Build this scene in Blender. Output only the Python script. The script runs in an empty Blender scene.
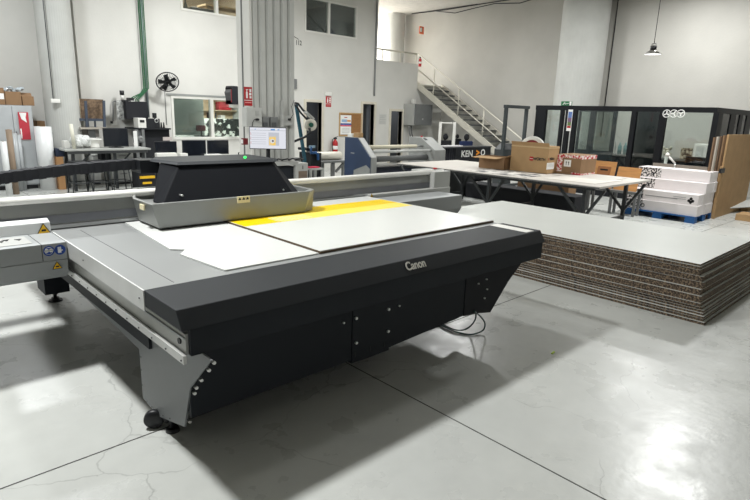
import bpy, bmesh, math, random
from mathutils import Vector, Matrix
random.seed(7)
C = bpy.context.scene.collection
PI = math.pi
# ---------------------------------------------------------------- camera
RM = Matrix(((0.7308602343, 0.1405966620, -0.6678891349),
             (-0.6817947556, 0.1957121906, -0.7048777551),
             (0.0316106, 0.9705304308, 0.2388962943)))
FP = 551.045
EYE = Vector((0, 0, 1.6))
def ray(x, y): return RM @ Vector((x-375, -(y-250), -FP))
def az(x, y, z):
    r = ray(x, y); return EYE + r*((z-1.6)/r.z)
def ax(x, y, X):
    r = ray(x, y); return EYE + r*(X/r.x)
def ay(x, y, Y):
    r = ray(x, y); return EYE + r*(Y/r.y)
cam = bpy.data.objects.new('camera', bpy.data.cameras.new('camera'))
C.objects.link(cam)
cam.matrix_world = Matrix.Translation(EYE) @ RM.to_4x4()
cam.data.sensor_width = 36; cam.data.lens = FP*36/750
cam.data.clip_end = 100; cam.data.clip_start = .05
bpy.context.scene.camera = cam
# ---------------------------------------------------------------- materials
def lin(c):
    return tuple(((v/255)/12.92 if v/255 <= .04045 else ((v/255+.055)/1.055)**2.4) for v in c)
MATS = {}
def mat(name, rgb, rough=.6, metal=0, var=.06, scale=6, bump=0, bscale=40, emit=0, coat=0, stretch=None, spec=.5):
    if name in MATS: return MATS[name]
    m = bpy.data.materials.new(name); m.use_nodes = True
    nt = m.node_tree; b = nt.nodes['Principled BSDF']
    c = lin(rgb)
    b.inputs['Roughness'].default_value = rough; b.inputs['Metallic'].default_value = metal
    b.inputs['Coat Weight'].default_value = coat
    b.inputs['Specular IOR Level'].default_value = spec
    tc = nt.nodes.new('ShaderNodeTexCoord'); mp = nt.nodes.new('ShaderNodeMapping')
    nt.links.new(tc.outputs['Object'], mp.inputs['Vector'])
    if stretch: mp.inputs['Scale'].default_value = stretch
    n = nt.nodes.new('ShaderNodeTexNoise'); n.inputs['Scale'].default_value = scale; n.inputs['Detail'].default_value = 4
    nt.links.new(mp.outputs['Vector'], n.inputs['Vector'])
    r = nt.nodes.new('ShaderNodeValToRGB')
    r.color_ramp.elements[0].position = .3; r.color_ramp.elements[1].position = .7
    r.color_ramp.elements[0].color = tuple(v*(1-var) for v in c)+(1,)
    r.color_ramp.elements[1].color = tuple(min(1, v*(1+var)) for v in c)+(1,)
    nt.links.new(n.outputs['Fac'], r.inputs['Fac']); nt.links.new(r.outputs['Color'], b.inputs['Base Color'])
    if bump:
        n2 = nt.nodes.new('ShaderNodeTexNoise'); n2.inputs['Scale'].default_value = bscale
        nt.links.new(mp.outputs['Vector'], n2.inputs['Vector'])
        bp = nt.nodes.new('ShaderNodeBump'); bp.inputs['Strength'].default_value = bump; bp.inputs['Distance'].default_value = .01
        nt.links.new(n2.outputs['Fac'], bp.inputs['Height']); nt.links.new(bp.outputs['Normal'], b.inputs['Normal'])
    if emit:
        nt.links.remove(b.inputs['Base Color'].links[0]); b.inputs['Base Color'].default_value = (.02,.02,.02,1)
        b.inputs['Emission Color'].default_value = c+(1,); b.inputs['Emission Strength'].default_value = emit
    MATS[name] = m; return m
def speck(name, c1, c2, scale, rough=.85, lo=.42, hi=.58, tex='noise'):
    m = bpy.data.materials.new(name); m.use_nodes = True
    nt = m.node_tree; b = nt.nodes['Principled BSDF']; b.inputs['Roughness'].default_value = rough
    tc = nt.nodes.new('ShaderNodeTexCoord')
    if tex == 'noise':
        n = nt.nodes.new('ShaderNodeTexNoise'); n.inputs['Detail'].default_value = 3; o = n.outputs['Fac']
    else:
        n = nt.nodes.new('ShaderNodeTexVoronoi'); n.feature = 'DISTANCE_TO_EDGE'; o = n.outputs['Distance']
    n.inputs['Scale'].default_value = scale
    nt.links.new(tc.outputs['Object'], n.inputs['Vector'])
    r = nt.nodes.new('ShaderNodeValToRGB')
    r.color_ramp.elements[0].position = lo; r.color_ramp.elements[1].position = hi
    r.color_ramp.elements[0].color = lin(c1)+(1,); r.color_ramp.elements[1].color = lin(c2)+(1,)
    nt.links.new(o, r.inputs['Fac']); nt.links.new(r.outputs['Color'], b.inputs['Base Color'])
    return m
def glass(name, tint=(235, 240, 238), refl=.08):
    m = bpy.data.materials.new(name); m.use_nodes = True
    nt = m.node_tree; nt.nodes.clear()
    o = nt.nodes.new('ShaderNodeOutputMaterial'); mx = nt.nodes.new('ShaderNodeMixShader')
    t = nt.nodes.new('ShaderNodeBsdfTransparent'); g = nt.nodes.new('ShaderNodeBsdfGlossy')
    t.inputs['Color'].default_value = lin(tint)+(1,); g.inputs['Roughness'].default_value = .03
    f = nt.nodes.new('ShaderNodeFresnel'); f.inputs['IOR'].default_value = 1.5
    ad = nt.nodes.new('ShaderNodeMath'); ad.operation = 'ADD'; ad.inputs[1].default_value = refl-.04; ad.use_clamp = True
    nt.links.new(f.outputs[0], ad.inputs[0]); nt.links.new(ad.outputs[0], mx.inputs[0])
    nt.links.new(t.outputs[0], mx.inputs[1]); nt.links.new(g.outputs[0], mx.inputs[2]); nt.links.new(mx.outputs[0], o.inputs[0])
    return m
# ---------------------------------------------------------------- mesh builder
class G:
    def __init__(s): s.bm = bmesh.new()
    def _f(s, vs, mi=0):
        try: f = s.bm.faces.new(vs); f.material_index = mi; return f
        except ValueError: return None
    def hexa(s, b, t, mi=0, mtop=None, mbot=None):
        bv = [s.bm.verts.new(p) for p in b]; tv = [s.bm.verts.new(p) for p in t]
        n = len(bv)
        s._f(list(reversed(bv)), mi if mbot is None else mbot); s._f(tv, mi if mtop is None else mtop)
        for i in range(n): s._f([bv[i], bv[(i+1) % n], tv[(i+1) % n], tv[i]], mi)
        return s
    def box(s, x0, x1, y0, y1, z0, z1, mi=0, **k):
        x0, x1 = sorted((x0, x1)); y0, y1 = sorted((y0, y1)); z0, z1 = sorted((z0, z1))
        return s.hexa([(x0,y0,z0),(x1,y0,z0),(x1,y1,z0),(x0,y1,z0)], [(x0,y0,z1),(x1,y0,z1),(x1,y1,z1),(x0,y1,z1)], mi, **k)
    def obox(s, c, u, v, w, mi=0):
        c, u, v, w = (Vector(q) for q in (c, u, v, w))
        b = [c-u-v-w, c+u-v-w, c+u+v-w, c-u+v-w]; t = [p+2*w for p in b]
        return s.hexa(b, t, mi)
    def bar(s, p, q, a, b, mi=0):
        p, q = Vector(p), Vector(q); d = (q-p).normalized()
        up = Vector((0,0,1)) if abs(d.z) < .95 else Vector((0,1,0))
        u = d.cross(up).normalized(); v = u.cross(d)
        return s.obox((p+q)/2, (q-p)/2, u*a/2, v*b/2, mi)
    def prism(s, pts, axis, a0, a1, mi=0, mcap=None):
        def mk(p, a):
            if axis == 'x': return (a, p[0], p[1])
            if axis == 'y': return (p[0], a, p[1])
            return (p[0], p[1], a)
        return s.hexa([mk(p, a0) for p in pts], [mk(p, a1) for p in pts], mi, mtop=mcap, mbot=mcap)
    def cyl(s, p, q, r, n=16, r2=None, mi=0, cap=True, ribs=0, ribd=0):
        p, q = Vector(p), Vector(q); d = (q-p).normalized()
        up = Vector((0,0,1)) if abs(d.z) < .95 else Vector((0,1,0))
        u = d.cross(up).normalized(); v = u.cross(d); r2 = r if r2 is None else r2
        A = []; B = []
        for i in range(n):
            a = 2*PI*i/n; k = (1 - (ribd if ribs and i % 2 else 0))
            e = u*math.cos(a)+v*math.sin(a)
            A.append(s.bm.verts.new(p+e*r*k)); B.append(s.bm.verts.new(q+e*r2*k))
        for i in range(n):
            f = s._f([A[i], A[(i+1) % n], B[(i+1) % n], B[i]], mi)
            if f and not ribs: f.smooth = True
        if cap: s._f(list(reversed(A)), mi); s._f(B, mi)
        return s
    def tube(s, pts, r, n=8, mi=0):
        pts = [Vector(p) for p in pts]; rings = []
        u = None
        for i, p in enumerate(pts):
            d = (pts[min(i+1, len(pts)-1)]-pts[max(i-1, 0)]).normalized()
            if u is None:
                up = Vector((0,0,1)) if abs(d.z) < .9 else Vector((1,0,0)); u = d.cross(up).normalized()
            else: u = (u-d*u.dot(d)).normalized()
            v = d.cross(u)
            rings.append([s.bm.verts.new(p+(u*math.cos(2*PI*k/n)+v*math.sin(2*PI*k/n))*r) for k in range(n)])
        for a, b in zip(rings, rings[1:]):
            for k in range(n):
                f = s._f([a[k], a[(k+1) % n], b[(k+1) % n], b[k]], mi)
                if f: f.smooth = True
        s._f(list(reversed(rings[0])), mi); s._f(rings[-1], mi)
        return s
    def lathe(s, c, prof, n=24, mi=0, axis=(0,0,1), ang=2*PI):
        c = Vector(c); d = Vector(axis).normalized()
        up = Vector((0,0,1)) if abs(d.z) < .95 else Vector((0,1,0))
        u = d.cross(up).normalized(); v = d.cross(u); rings = []
        for r, h in prof:
            rings.append([s.bm.verts.new(c+d*h+(u*math.cos(2*PI*k/n)+v*math.sin(2*PI*k/n))*max(r, 1e-4)) for k in range(n)])
        for a, b in zip(rings, rings[1:]):
            for k in range(n):
                f = s._f([a[k], a[(k+1) % n], b[(k+1) % n], b[k]], mi)
                if f: f.smooth = True
        return s
    def ball(s, c, r, sc=(1,1,1), sub=2, jit=0, mi=0):
        res = bmesh.ops.create_icosphere(s.bm, subdivisions=sub, radius=r)
        for v in res['verts']:
            k = 1+random.uniform(-jit, jit)
            v.co = Vector((v.co.x*sc[0]*k+c[0], v.co.y*sc[1]*k+c[1], v.co.z*sc[2]*k+c[2]))
            for f in v.link_faces: f.material_index = mi; f.smooth = not jit
        return s
    def build(s, name, mats, parent=None, bevel=0, fix=True, seg=2):
        bm = s.bm
        if fix: bmesh.ops.recalc_face_normals(bm, faces=bm.faces)
        if not isinstance(mats, (list, tuple)): mats = [mats]
        org = rootloc(parent) if parent else None
        if org is None:
            xs = [v.co for v in bm.verts]
            org = Vector(((min(v.x for v in xs)+max(v.x for v in xs))/2, (min(v.y for v in xs)+max(v.y for v in xs))/2, min(v.z for v in xs)))
        for v in bm.verts: v.co -= org
        me = bpy.data.meshes.new(name); bm.to_mesh(me); bm.free()
        for m in mats: me.materials.append(m)
        o = bpy.data.objects.new(name, me); C.objects.link(o)
        if parent: o.parent = parent
        else: o.location = org
        if bevel:
            b = o.modifiers.new('bevel', 'BEVEL'); b.width = bevel; b.segments = seg; b.limit_method = 'ANGLE'
        return o
def rootloc(o):
    while o.parent: o = o.parent
    return Vector(o.location)
def root(name, loc, label, cat, group=None):
    o = bpy.data.objects.new(name, None); C.objects.link(o); o.location = loc; o.empty_display_size = .1
    o['label'] = label; o['category'] = cat
    if group: o['group'] = group
    return o
def tag(o, label, cat, group=None):
    o['label'] = label; o['category'] = cat
    if group: o['group'] = group
    return o
def struct(o): o['kind'] = 'structure'; return o
def dup(r, delta, label):
    c = r.copy(); C.objects.link(c); c.location = Vector(r.location)+Vector(delta); c['label'] = label
    def rec(a, b):
        for ch in list(a.children):
            k = ch.copy(); C.objects.link(k); k.parent = b; rec(ch, k)
    rec(r, c); return c
def text(s, size, org, right, up, m, parent, name='lettering', depth=.0015, bold=0, sx=1, label=None):
    cu = bpy.data.curves.new(name, 'FONT'); cu.body = s; cu.size = size; cu.extrude = depth; cu.offset = bold
    cu.align_x = 'CENTER'; cu.align_y = 'CENTER'
    t = bpy.data.objects.new('tmp', cu); C.objects.link(t)
    dg = bpy.context.evaluated_depsgraph_get(); me = bpy.data.meshes.new_from_object(t.evaluated_get(dg))
    bpy.data.objects.remove(t)
    R = Vector(right).normalized(); U = Vector(up).normalized(); N = R.cross(U)
    o0 = Vector(org) - (rootloc(parent) if parent else Vector(org))
    for v in me.vertices: v.co = o0 + R*v.co.x*sx + U*v.co.y + N*v.co.z
    me.materials.append(m)
    o = bpy.data.objects.new(name, me); C.objects.link(o); o.parent = parent
    if label: o['label'] = label
    return o
X_, Y_, Z_ = Vector((1,0,0)), Vector((0,1,0)), Vector((0,0,1))
def face_rect(g, p, q, off, mi=0, plane='y'):
    """thin plate between two opposite corners on a plane"""
    if plane == 'y': return g.box(p[0], q[0], p[1]-off, p[1], p[2], q[2], mi)
    return g.box(p[0]-off, p[0], p[1], q[1], p[2], q[2], mi)
def px_box(g, x0, y0, x1, y1, Y, depth, mi=0, z0=None):
    """axis aligned box whose front (camera side) face lies in the plane y=Y"""
    a = ay(x0, (y0+y1)/2, Y); b = ay(x1, (y0+y1)/2, Y); t = ay((x0+x1)/2, y0, Y); u = ay((x0+x1)/2, y1, Y)
    return g.box(a.x, b.x, Y, Y+depth, z0 if z0 is not None else u.z, t.z, mi)
def px_xbox(g, x0, y0, x1, y1, X, depth, mi=0, z0=None):
    a = ax(x0, (y0+y1)/2, X); b = ax(x1, (y0+y1)/2, X); t = ax((x0+x1)/2, y0, X); u = ax((x0+x1)/2, y1, X)
    return g.box(X, X+depth, a.y, b.y, z0 if z0 is not None else u.z, t.z, mi)
# palette
white_wall = mat('white_plaster', (214,213,208), .85, var=.04, scale=1.6, bump=.15, bscale=30)
grey_wall = mat('grey_plaster', (196,194,188), .9, var=.05, scale=1.3, bump=.25, bscale=24)
white_paint = mat('white_paint', (225,224,218), .45, var=.02)
col_paint = mat('column_paint', (190,191,187), .75, var=.05, scale=3)
ceil_m = mat('ceiling_paint', (205,202,196), .9)
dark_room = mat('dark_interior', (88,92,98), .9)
grey_room = mat('grey_interior', (120,124,124), .9)
warm_room = mat('warm_interior', (196,186,170), .9)
charcoal = mat('charcoal_metal', (35,38,42), .55, var=.04, scale=3, spec=.3)
dark_panel = mat('dark_panel', (30,34,40), .6, var=.05, scale=3, spec=.25)
black = mat('black_plastic', (26,28,32), .45)
hood_m = mat('hood_dark', (11,14,20), .7, spec=.2)
black2 = mat('matt_black', (22,24,30), .8)
alu = mat('brushed_aluminium', (176,178,178), .32, metal=.85, var=.04, scale=8)
bed_m = mat('anodised_bed', (150,152,152), .42, metal=.35, var=.03, scale=2)
lgrey = mat('light_grey_paint', (176,177,174), .4, var=.03)
mgrey = mat('mid_grey_paint', (118,120,120), .45, var=.04)
dgrey = mat('dark_grey_paint', (82,84,86), .5, var=.04)
steel = mat('bright_steel', (205,206,204), .3, metal=.7)
sheet_w = mat('white_sheet', (212,214,211), .28, var=.01, scale=2)
white_pl = mat('white_plastic', (232,231,226), .4, var=.02)
yellow_m = mat('yellow_ink', (236,200,0), .35, var=.04)
yellow_l = mat('pale_yellow_ink', (244,222,92), .35, var=.03)
red_m = mat('red_paint', (176,26,32), .4)
green_led = mat('green_light', (40,255,90), .4, emit=3)
cardboard = mat('cardboard', (172,140,100), .85, var=.08, scale=5)
cardboard_d = mat('dark_cardboard', (140,110,80), .85, var=.1, scale=5)
wood_m = mat('pale_wood', (196,140,82), .5, var=.15, scale=4, stretch=(1,1,8))
cork_m = mat('cork', (150,108,66), .9, var=.15, scale=60)
blue_m = mat('blue_paint', (50,66,94), .45, var=.04)
bluew = mat('blue_pallet_wood', (24,88,150), .7, var=.12)
wood_core = speck('honeycomb_core', (50,40,33), (150,130,106), 75, lo=.44, hi=.72)
paper_face = mat('paper_facing', (208,211,207), .35, var=.02, scale=2)
logo_m = mat('logo_silver', (206,204,196), .4)
ink = mat('black_ink', (24,24,26), .6)
sign_white = mat('sign_white', (238,238,236), .5)
sign_blue = mat('sign_blue', (26,66,150), .5)
sign_yel = mat('sign_yellow', (236,186,30), .5)
green_cab = mat('green_cable', (24,92,54), .5, var=.2, scale=20)
teal_cab = mat('teal_cable', (12,64,60), .4)
glass_m = glass('clear_glass')
glass_t = glass('tinted_glass', (236,241,239), .06)
# ================================================================ ROOM SHELL
def floor_mat():
    m = bpy.data.materials.new('painted_concrete'); m.use_nodes = True
    nt = m.node_tree; N = nt.nodes; L = nt.links; b = N['Principled BSDF']
    tc = N.new('ShaderNodeTexCoord')
    def noise(sc, det=4, dist=0, vec=None):
        n = N.new('ShaderNodeTexNoise'); n.inputs['Scale'].default_value = sc; n.inputs['Detail'].default_value = det; n.inputs['Distortion'].default_value = dist
        L.new(vec or tc.outputs['Object'], n.inputs['Vector']); return n
    def ramp(src, p0, c0, p1, c1):
        r = N.new('ShaderNodeValToRGB'); r.color_ramp.elements[0].position = p0; r.color_ramp.elements[1].position = p1
        r.color_ramp.elements[0].color = (*c0, 1) if len(c0) == 3 else c0; r.color_ramp.elements[1].color = (*c1, 1) if len(c1) == 3 else c1
        L.new(src, r.inputs['Fac']); return r
    def mul(a, bb, f=1):
        x = N.new('ShaderNodeMix'); x.data_type = 'RGBA'; x.blend_type = 'MULTIPLY'; x.inputs[0].default_value = f
        L.new(a, x.inputs[6]); L.new(bb, x.inputs[7]); return x.outputs[2]
    base = ramp(noise(.7).outputs['Fac'], .3, lin((188,190,187)), .7, lin((198,200,196)))
    fine = ramp(noise(9, 6).outputs['Fac'], .3, (.95,.95,.95), .7, (1,1,1))
    col = mul(base.outputs[0], fine.outputs[0])
    # hairline cracks: distorted voronoi edges, shown in patches only
    nd = noise(1.6, 5); add = N.new('ShaderNodeVectorMath'); add.operation = 'ADD'
    sc = N.new('ShaderNodeVectorMath'); sc.operation = 'SCALE'; sc.inputs['Scale'].default_value = .55
    L.new(nd.outputs['Color'], sc.inputs[0]); L.new(tc.outputs['Object'], add.inputs[0]); L.new(sc.outputs[0], add.inputs[1])
    v = N.new('ShaderNodeTexVoronoi'); v.feature = 'DISTANCE_TO_EDGE'; v.inputs['Scale'].default_value = .75
    L.new(add.outputs[0], v.inputs['Vector'])
    cr = ramp(v.outputs['Distance'], .0, (.4,.4,.4), .0026, (1,1,1))
    pm = ramp(noise(1.1, 3).outputs['Fac'], .48, (1,1,1), .56, (0,0,0))
    mx = N.new('ShaderNodeMix'); mx.data_type = 'RGBA'; L.new(pm.outputs[0], mx.inputs[0]); mx.inputs[6].default_value = (1,1,1,1); L.new(cr.outputs[0], mx.inputs[7])
    col = mul(col, mx.outputs[2], .5)
    # scuff marks
    mp = N.new('ShaderNodeMapping'); mp.inputs['Scale'].default_value = (3, 14, 1); mp.inputs['Rotation'].default_value = (0,0,.7); L.new(tc.outputs['Object'], mp.inputs['Vector'])
    sf = ramp(noise(2, 8, .8, mp.outputs[0]).outputs['Fac'], .7, (1,1,1), .78, (.78,.78,.78))
    col = mul(col, sf.outputs[0], .12)
    sp = ramp(noise(42, 2).outputs['Fac'], .79, (1,1,1), .81, (.3,.3,.3)); col = mul(col, sp.outputs[0], .5)
    L.new(col, b.inputs['Base Color'])
    rr = ramp(noise(5, 6).outputs['Fac'], .3, (.24,)*3, .7, (.38,)*3); L.new(rr.outputs[0], b.inputs['Roughness'])
    bp = N.new('ShaderNodeBump'); bp.inputs['Strength'].default_value = .25; bp.inputs['Distance'].default_value = .004
    L.new(noise(18, 5).outputs['Fac'], bp.inputs['Height']); L.new(bp.outputs[0], b.inputs['Normal'])
    return m
XW, YB, ZC = 15.3, 13.0, 5.1
struct(G().box(-6, XW+.2, -6, 19.2, -.1, 0).build('floor', floor_mat()))
joint = mat('joint_filler', (70,70,68), .8)
def joint_line(p, q, w=.007):
    o = G().bar((p[0],p[1],.0), (q[0],q[1],.0), w, .003).build('trim_1', joint); struct(o)
joint_line((-6, 2.45), (5.3, 2.62)); joint_line((2.19, 2.56), (2.17, -6)); joint_line((5.3, 2.62), (XW, 2.6)); joint_line((2.19, 2.57), (2.19, 13))
struct(G().box(-6, XW+.2, -6, 19.2, ZC, ZC+.15).build('ceiling', ceil_m))
struct(G().box(-6.2, -6, -6, 13.2, 0, ZC).build('wall_left', white_wall))
struct(G().box(-6.2, XW+.2, -6.2, -6, 0, ZC).build('wall_front', white_wall))
struct(G().box(XW, XW+.2, -6, 19.2, 0, ZC).build('wall_right', grey_wall))
def holed(g, Y0, Y1, x0, x1, z0, z1, holes):
    xs = sorted({x0, x1, *[h[0] for h in holes], *[h[1] for h in holes]}); zs = sorted({z0, z1, *[h[2] for h in holes], *[h[3] for h in holes]})
    for a, b in zip(xs, xs[1:]):
        run = None
        for c, d in zip(zs, zs[1:]):
            mid = ((a+b)/2, (c+d)/2)
            if any(h[0] < mid[0] < h[1] and h[2] < mid[1] < h[3] for h in holes):
                if run: g.box(a, b, Y0, Y1, *run); run = None
            else: run = (run[0], d) if run else (c, d)
        if run: g.box(a, b, Y0, Y1, *run)
    return g
W1 = (5.60, 7.6, .87, 1.875)            # office window
W2 = (5.95, 7.7, 3.78, 4.75)           # upper window, warm
W3 = (9.42, 11.3, 3.72, 4.62)          # upper window, grey
D = [(9.47, 10.02, 0, 1.88), (11.6, 12.08, 0, 1.90), (12.82, 13.34, 0, 1.72)]
struct(holed(G(), YB, YB+.15, -6, XW, 0, ZC, [W1, W2, W3, *D, (12.14, 14.0, 3.24, ZC), (14.0, XW, 2.62, ZC)]).build('wall_back', white_wall))
struct(G().box(3.64, 5.0, 12.88, YB, 0, ZC).build('trim_2', white_wall))
struct(G().box(12.14, XW, YB+.15, 19, 2.45, 2.6).build('floor_mezzanine', ceil_m))
struct(G().box(12.0, 12.14, YB+.15, 19, 2.6, ZC).build('wall_mezzanine_left', white_wall))
struct(G().box(12.0, XW, 19, 19.2, 0, ZC).build('wall_mezzanine_back', white_wall))
def room(nm, x0, x1, y0, y1, z0, z1, m):
    g = G(); t = .05
    g.box(x0-t, x0, y0, y1, z0, z1); g.box(x1, x1+t, y0, y1, z0, z1); g.box(x0-t, x1+t, y1, y1+t, z0, z1); g.box(x0-t, x1+t, y0, y1, z1, z1+t)
    if z0 > .5: g.box(x0-t, x1+t, y0, y1, z0-t, z0)
    struct(g.build(nm, m))
room('wall_office', 5.2, 8.9, YB+.15, 16.2, 0, 2.35, mat('office_interior', (176,182,178), .9))
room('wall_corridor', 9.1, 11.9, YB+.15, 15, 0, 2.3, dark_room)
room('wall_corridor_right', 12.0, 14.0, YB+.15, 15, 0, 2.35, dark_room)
room('wall_upper_office', 5.4, 8.6, YB+.15, 16.5, 3.2, 4.95, warm_room)
room('wall_upper_office_right', 8.8, 11.8, YB+.15, 17, 2.9, 4.95, grey_room)
# windows
def window(n, W, mull, pane_m, frame_m, t=.05):
    x0, x1, z0, z1 = W; g = G(); y0, y1 = YB-.02, YB+.09
    g.box(x0, x1, y0, y1, z0, z0+t); g.box(x0, x1, y0, y1, z1-t, z1); g.box(x0, x0+t, y0, y1, z0+t, z1-t); g.box(x1-t, x1, y0, y1, z0+t, z1-t)
    for m_ in mull: g.box(m_-t*.7, m_+t*.7, y0, y1, z0+t, z1-t)
    w = struct(g.build('window_%d' % n, frame_m)); w2 = G().box(x0+t, x1-t, YB+.03, YB+.036, z0+t, z1-t).build('window_pane', pane_m, w)
    return w
window(1, W1, [6.62], glass_m, white_paint, .055)
window(2, W2, [ay(217, 15, YB).x], glass_m, white_paint, .045)
window(3, W3, [ay(329, 20, YB).x], glass_t, white_paint, .045)
struct(G().box(5.5, 7.7, YB-.03, YB, 1.88, 1.925).build('trim_3', mat('grey_lintel', (150,153,150), .7)))
# door frames
for i, d in enumerate(D):
    g = G(); t = .07
    g.box(d[0]-t, d[0], YB-.03, YB+.16, 0, d[3]+t); g.box(d[1], d[1]+t, YB-.03, YB+.16, 0, d[3]+t); g.box(d[0], d[1], YB-.03, YB+.16, d[3], d[3]+t)
    dr = struct(g.build('door_%d' % (i+1), mat('door_cream', (214,208,192), .5)))
    if i == 1:
        lf = G().obox((d[0]+.18, YB+.40, .95), (.15, .2, 0), (-.012, .009, 0), (0,0,.93)).build('door_leaf', MATS['door_cream'], dr)
        G().box(d[0]+.27, d[0]+.33, YB+.45, YB+.5, 1.0, 1.03).build('door_handle', dgrey, dr)
# back wall office dressing (blind, shelf) seen through window 1
tag(G().box(5.75, 6.55, YB+.3, YB+.32, .95, 1.85).build('roller_blind', mat('blind_fabric', (168,178,174), .85)), 'pale grey-green blind hanging behind the left pane of the office window', 'blind')
oc = root('office_chair', (6.45, YB+.22, .93), 'dark red chair back showing low in the left pane of the office window', 'chair')
G().box(6.3, 6.55, YB+.2, YB+.25, 1.06, 1.2).build('backrest', mat('maroon_fabric', (92,30,36), .8), oc, bevel=.02)
G().box(6.41, 6.44, YB+.2, YB+.23, .95, 1.06).build('post', black, oc); G().box(6.25, 6.6, YB+.17, YB+.27, .93, .95).build('armrest', black, oc)
sh = root('office_shelf', (7.4, 15.5, 0), 'beige wall shelving with folders inside the office, behind the right window pane', 'shelf')
bs = mat('beige_board', (178,160,132), .7)
G().box(7.3, 8.9, 16.1, 16.15, 1.2, 2.2).build('back_panel', bs, sh)
for z in (1.2, 1.55, 2.02): G().box(7.25, 8.88, 15.8, 16.1, z, z+.03).build('shelf_board', bs, sh)
for x in (7.25, 8.1): G().box(x, x+.03, 15.8, 16.1, 1.23, 2.02).build('side_panel', bs, sh)
for k, (x, z, w, h, c, nm, lb) in enumerate([(7.34,1.58,.2,.3,(40,76,140),'folder','blue folder on the upper shelf inside the office'), (7.6,1.58,.12,.22,(60,60,64),'folder','dark grey folder beside the blue one on the office shelf'), (8.3,1.58,.4,.24,(170,40,48),'storage_box','red storage box on the upper office shelf, by the column'),
     (7.4,1.23,.12,.24,(190,190,185),'bottle','pale bottle on the lower office shelf'), (8.0,1.23,.2,.26,(40,42,46),'storage_box','black storage box on the lower office shelf'), (8.35,1.23,.14,.2,(200,198,190),'storage_box','small white box on the lower office shelf')]):
    tag(G().box(x, x+w, 15.82, 16.05, z, z+h).build(nm, mat('item_%d' % k, c, .7), bevel=.008), lb, nm.split('_')[-1])
tag(G().box(7.0, 8.7, 14.2, 14.4, 0, 1.35).build('patterned_screen', speck('foliage_print', (30,36,34), (200,206,200), 7, lo=.52, hi=.58)), 'dark green panel with white leaf pattern inside the office behind the right pane', 'panel')
# upper office things
ub = root('upper_shelf', (7.9, 14.5, 3.2), 'dark shelf with clutter behind the right pane of the warm upper window', 'shelf')
G().box(7.3, 8.4, 14.4, 14.8, 3.2, 4.05).build('cabinet', mat('brown_dark', (78,66,54), .8), ub)
G().box(7.25, 8.45, 14.35, 14.85, 4.22, 4.26).build('shelf_board', bs, ub); G().box(7.3, 7.34, 14.4, 14.8, 4.05, 4.22).build('side_panel', bs, ub)
tag(G().box(6.5, 7.2, 13.6, 13.9, 3.22, 4.0).build('office_machine', dgrey, bevel=.02), 'dark grey office machine low behind the left pane of the warm upper window', 'machine')
tag(G().lathe((6.3, 13.5, 3.2), [(.05,0),(.05,.75),(.02,.85),(.02,.95),(0,.95)], 10).build('bottle', dgrey), 'dark bottle standing behind the left pane of the warm upper window', 'bottle')
tag(G().obox((10.4, 13.6, 4.0), (.45, 0, -.28), (0,.01,0), (.012,0,.02)).build('leaning_pole', dgrey), 'dark pole slanting behind the left pane of the grey upper window', 'pole')
tag(G().prism([(10.25,3.72),(10.8,3.72),(10.55,4.0)], 'y', 13.3, 13.35).build('blue_cloth', mat('navy_cloth', (36,48,80), .9)), 'small dark blue peaked cloth at the sill of the grey upper window', 'cloth')
# parapet coping, railing
# columns
def column(cx, cy, r, z0, z1, name, label, n=96, m=col_paint):
    return tag(G().cyl((cx,cy,z0), (cx,cy,z1), r, n, ribs=1, ribd=.005).build(name, m), label, 'column')
q = ay(63.5, 120, 12.5); tc1 = column(q.x, 12.5, .31, 0, ZC, 'round_column', 'round ribbed off-white column left, beside the tall white roll')
q = ax(581, 60, 14.68); column(14.68, q.y, .6, 0, ZC, 'round_column', 'wide round ribbed column against the right wall behind the glass booth')
p = ay(394.5, 60, 15); column(p.x, 15, .33, 2.6, ZC, 'round_column', 'round white column behind the mezzanine railing, left of the two')
p = ay(427.5, 60, 14.2); column(p.x, 14.2, .26, 2.6, ZC, 'round_column', 'round cream column at the head of the stairs with the orange sign')
# central fluted column (box clad with corrugated sheet)
YC = 7.55
xa = ay(252, 100, YC).x; xb = ay(295, 100, YC).x; yb = ax(240, 100, xa).y
cc = root('clad_column', ((xa+xb)/2, (YC+yb)/2, 0), 'broad grey-white column clad in vertically fluted sheet in the centre', 'column')
G().box(xa+.01, xb, YC+.06, yb, 0, ZC).build('shaft', col_paint, cc)
pts = []; nf = 6; w = (xb-xa)/nf
for i in range(nf):
    x = xa+i*w; pts += [(x, YC+.045), (x+w*.16, YC+.045), (x+w*.34, YC), (x+w*.9, YC)]
pts += [(xb, YC+.045), (xb, YC+.06), (xa, YC+.06)]
g = G(); lo = [g.bm.verts.new((a,b,0)) for a,b in pts]; hi = [g.bm.verts.new((a,b,ZC)) for a,b in pts]
for i in range(len(pts)): g._f([lo[i], lo[(i+1)%len(pts)], hi[(i+1)%len(pts)], hi[i]])
g.build('fluted_cladding', col_paint, cc)
G().box(xa-.03, xa+.01, YC-.02, yb, 0, ZC).build('corner_strip', white_wall, cc)
G().box(xa-.045, xa-.03, YC+.18, YC+.2, 0, ZC).build('seam_strip', mgrey, cc)
# column cables / switch box on the left column
sb = root('surface_box', (2.72, 12.13, 1.7), 'small white junction box with cable on the left round column', 'junction box')
q = ay(56, 101, 12.17)
G().box(q.x-.09, q.x+.07, 12.15, 12.2, q.z-.035, q.z+.04).build('housing', white_pl, sb, bevel=.008)
qa = ay(47.5, 0, 12.06)
G().tube([(q.x-.04, 12.19, q.z+.04), (q.x-.04, 12.19, ZC)], .009).build('cable', dgrey, sb)
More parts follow.
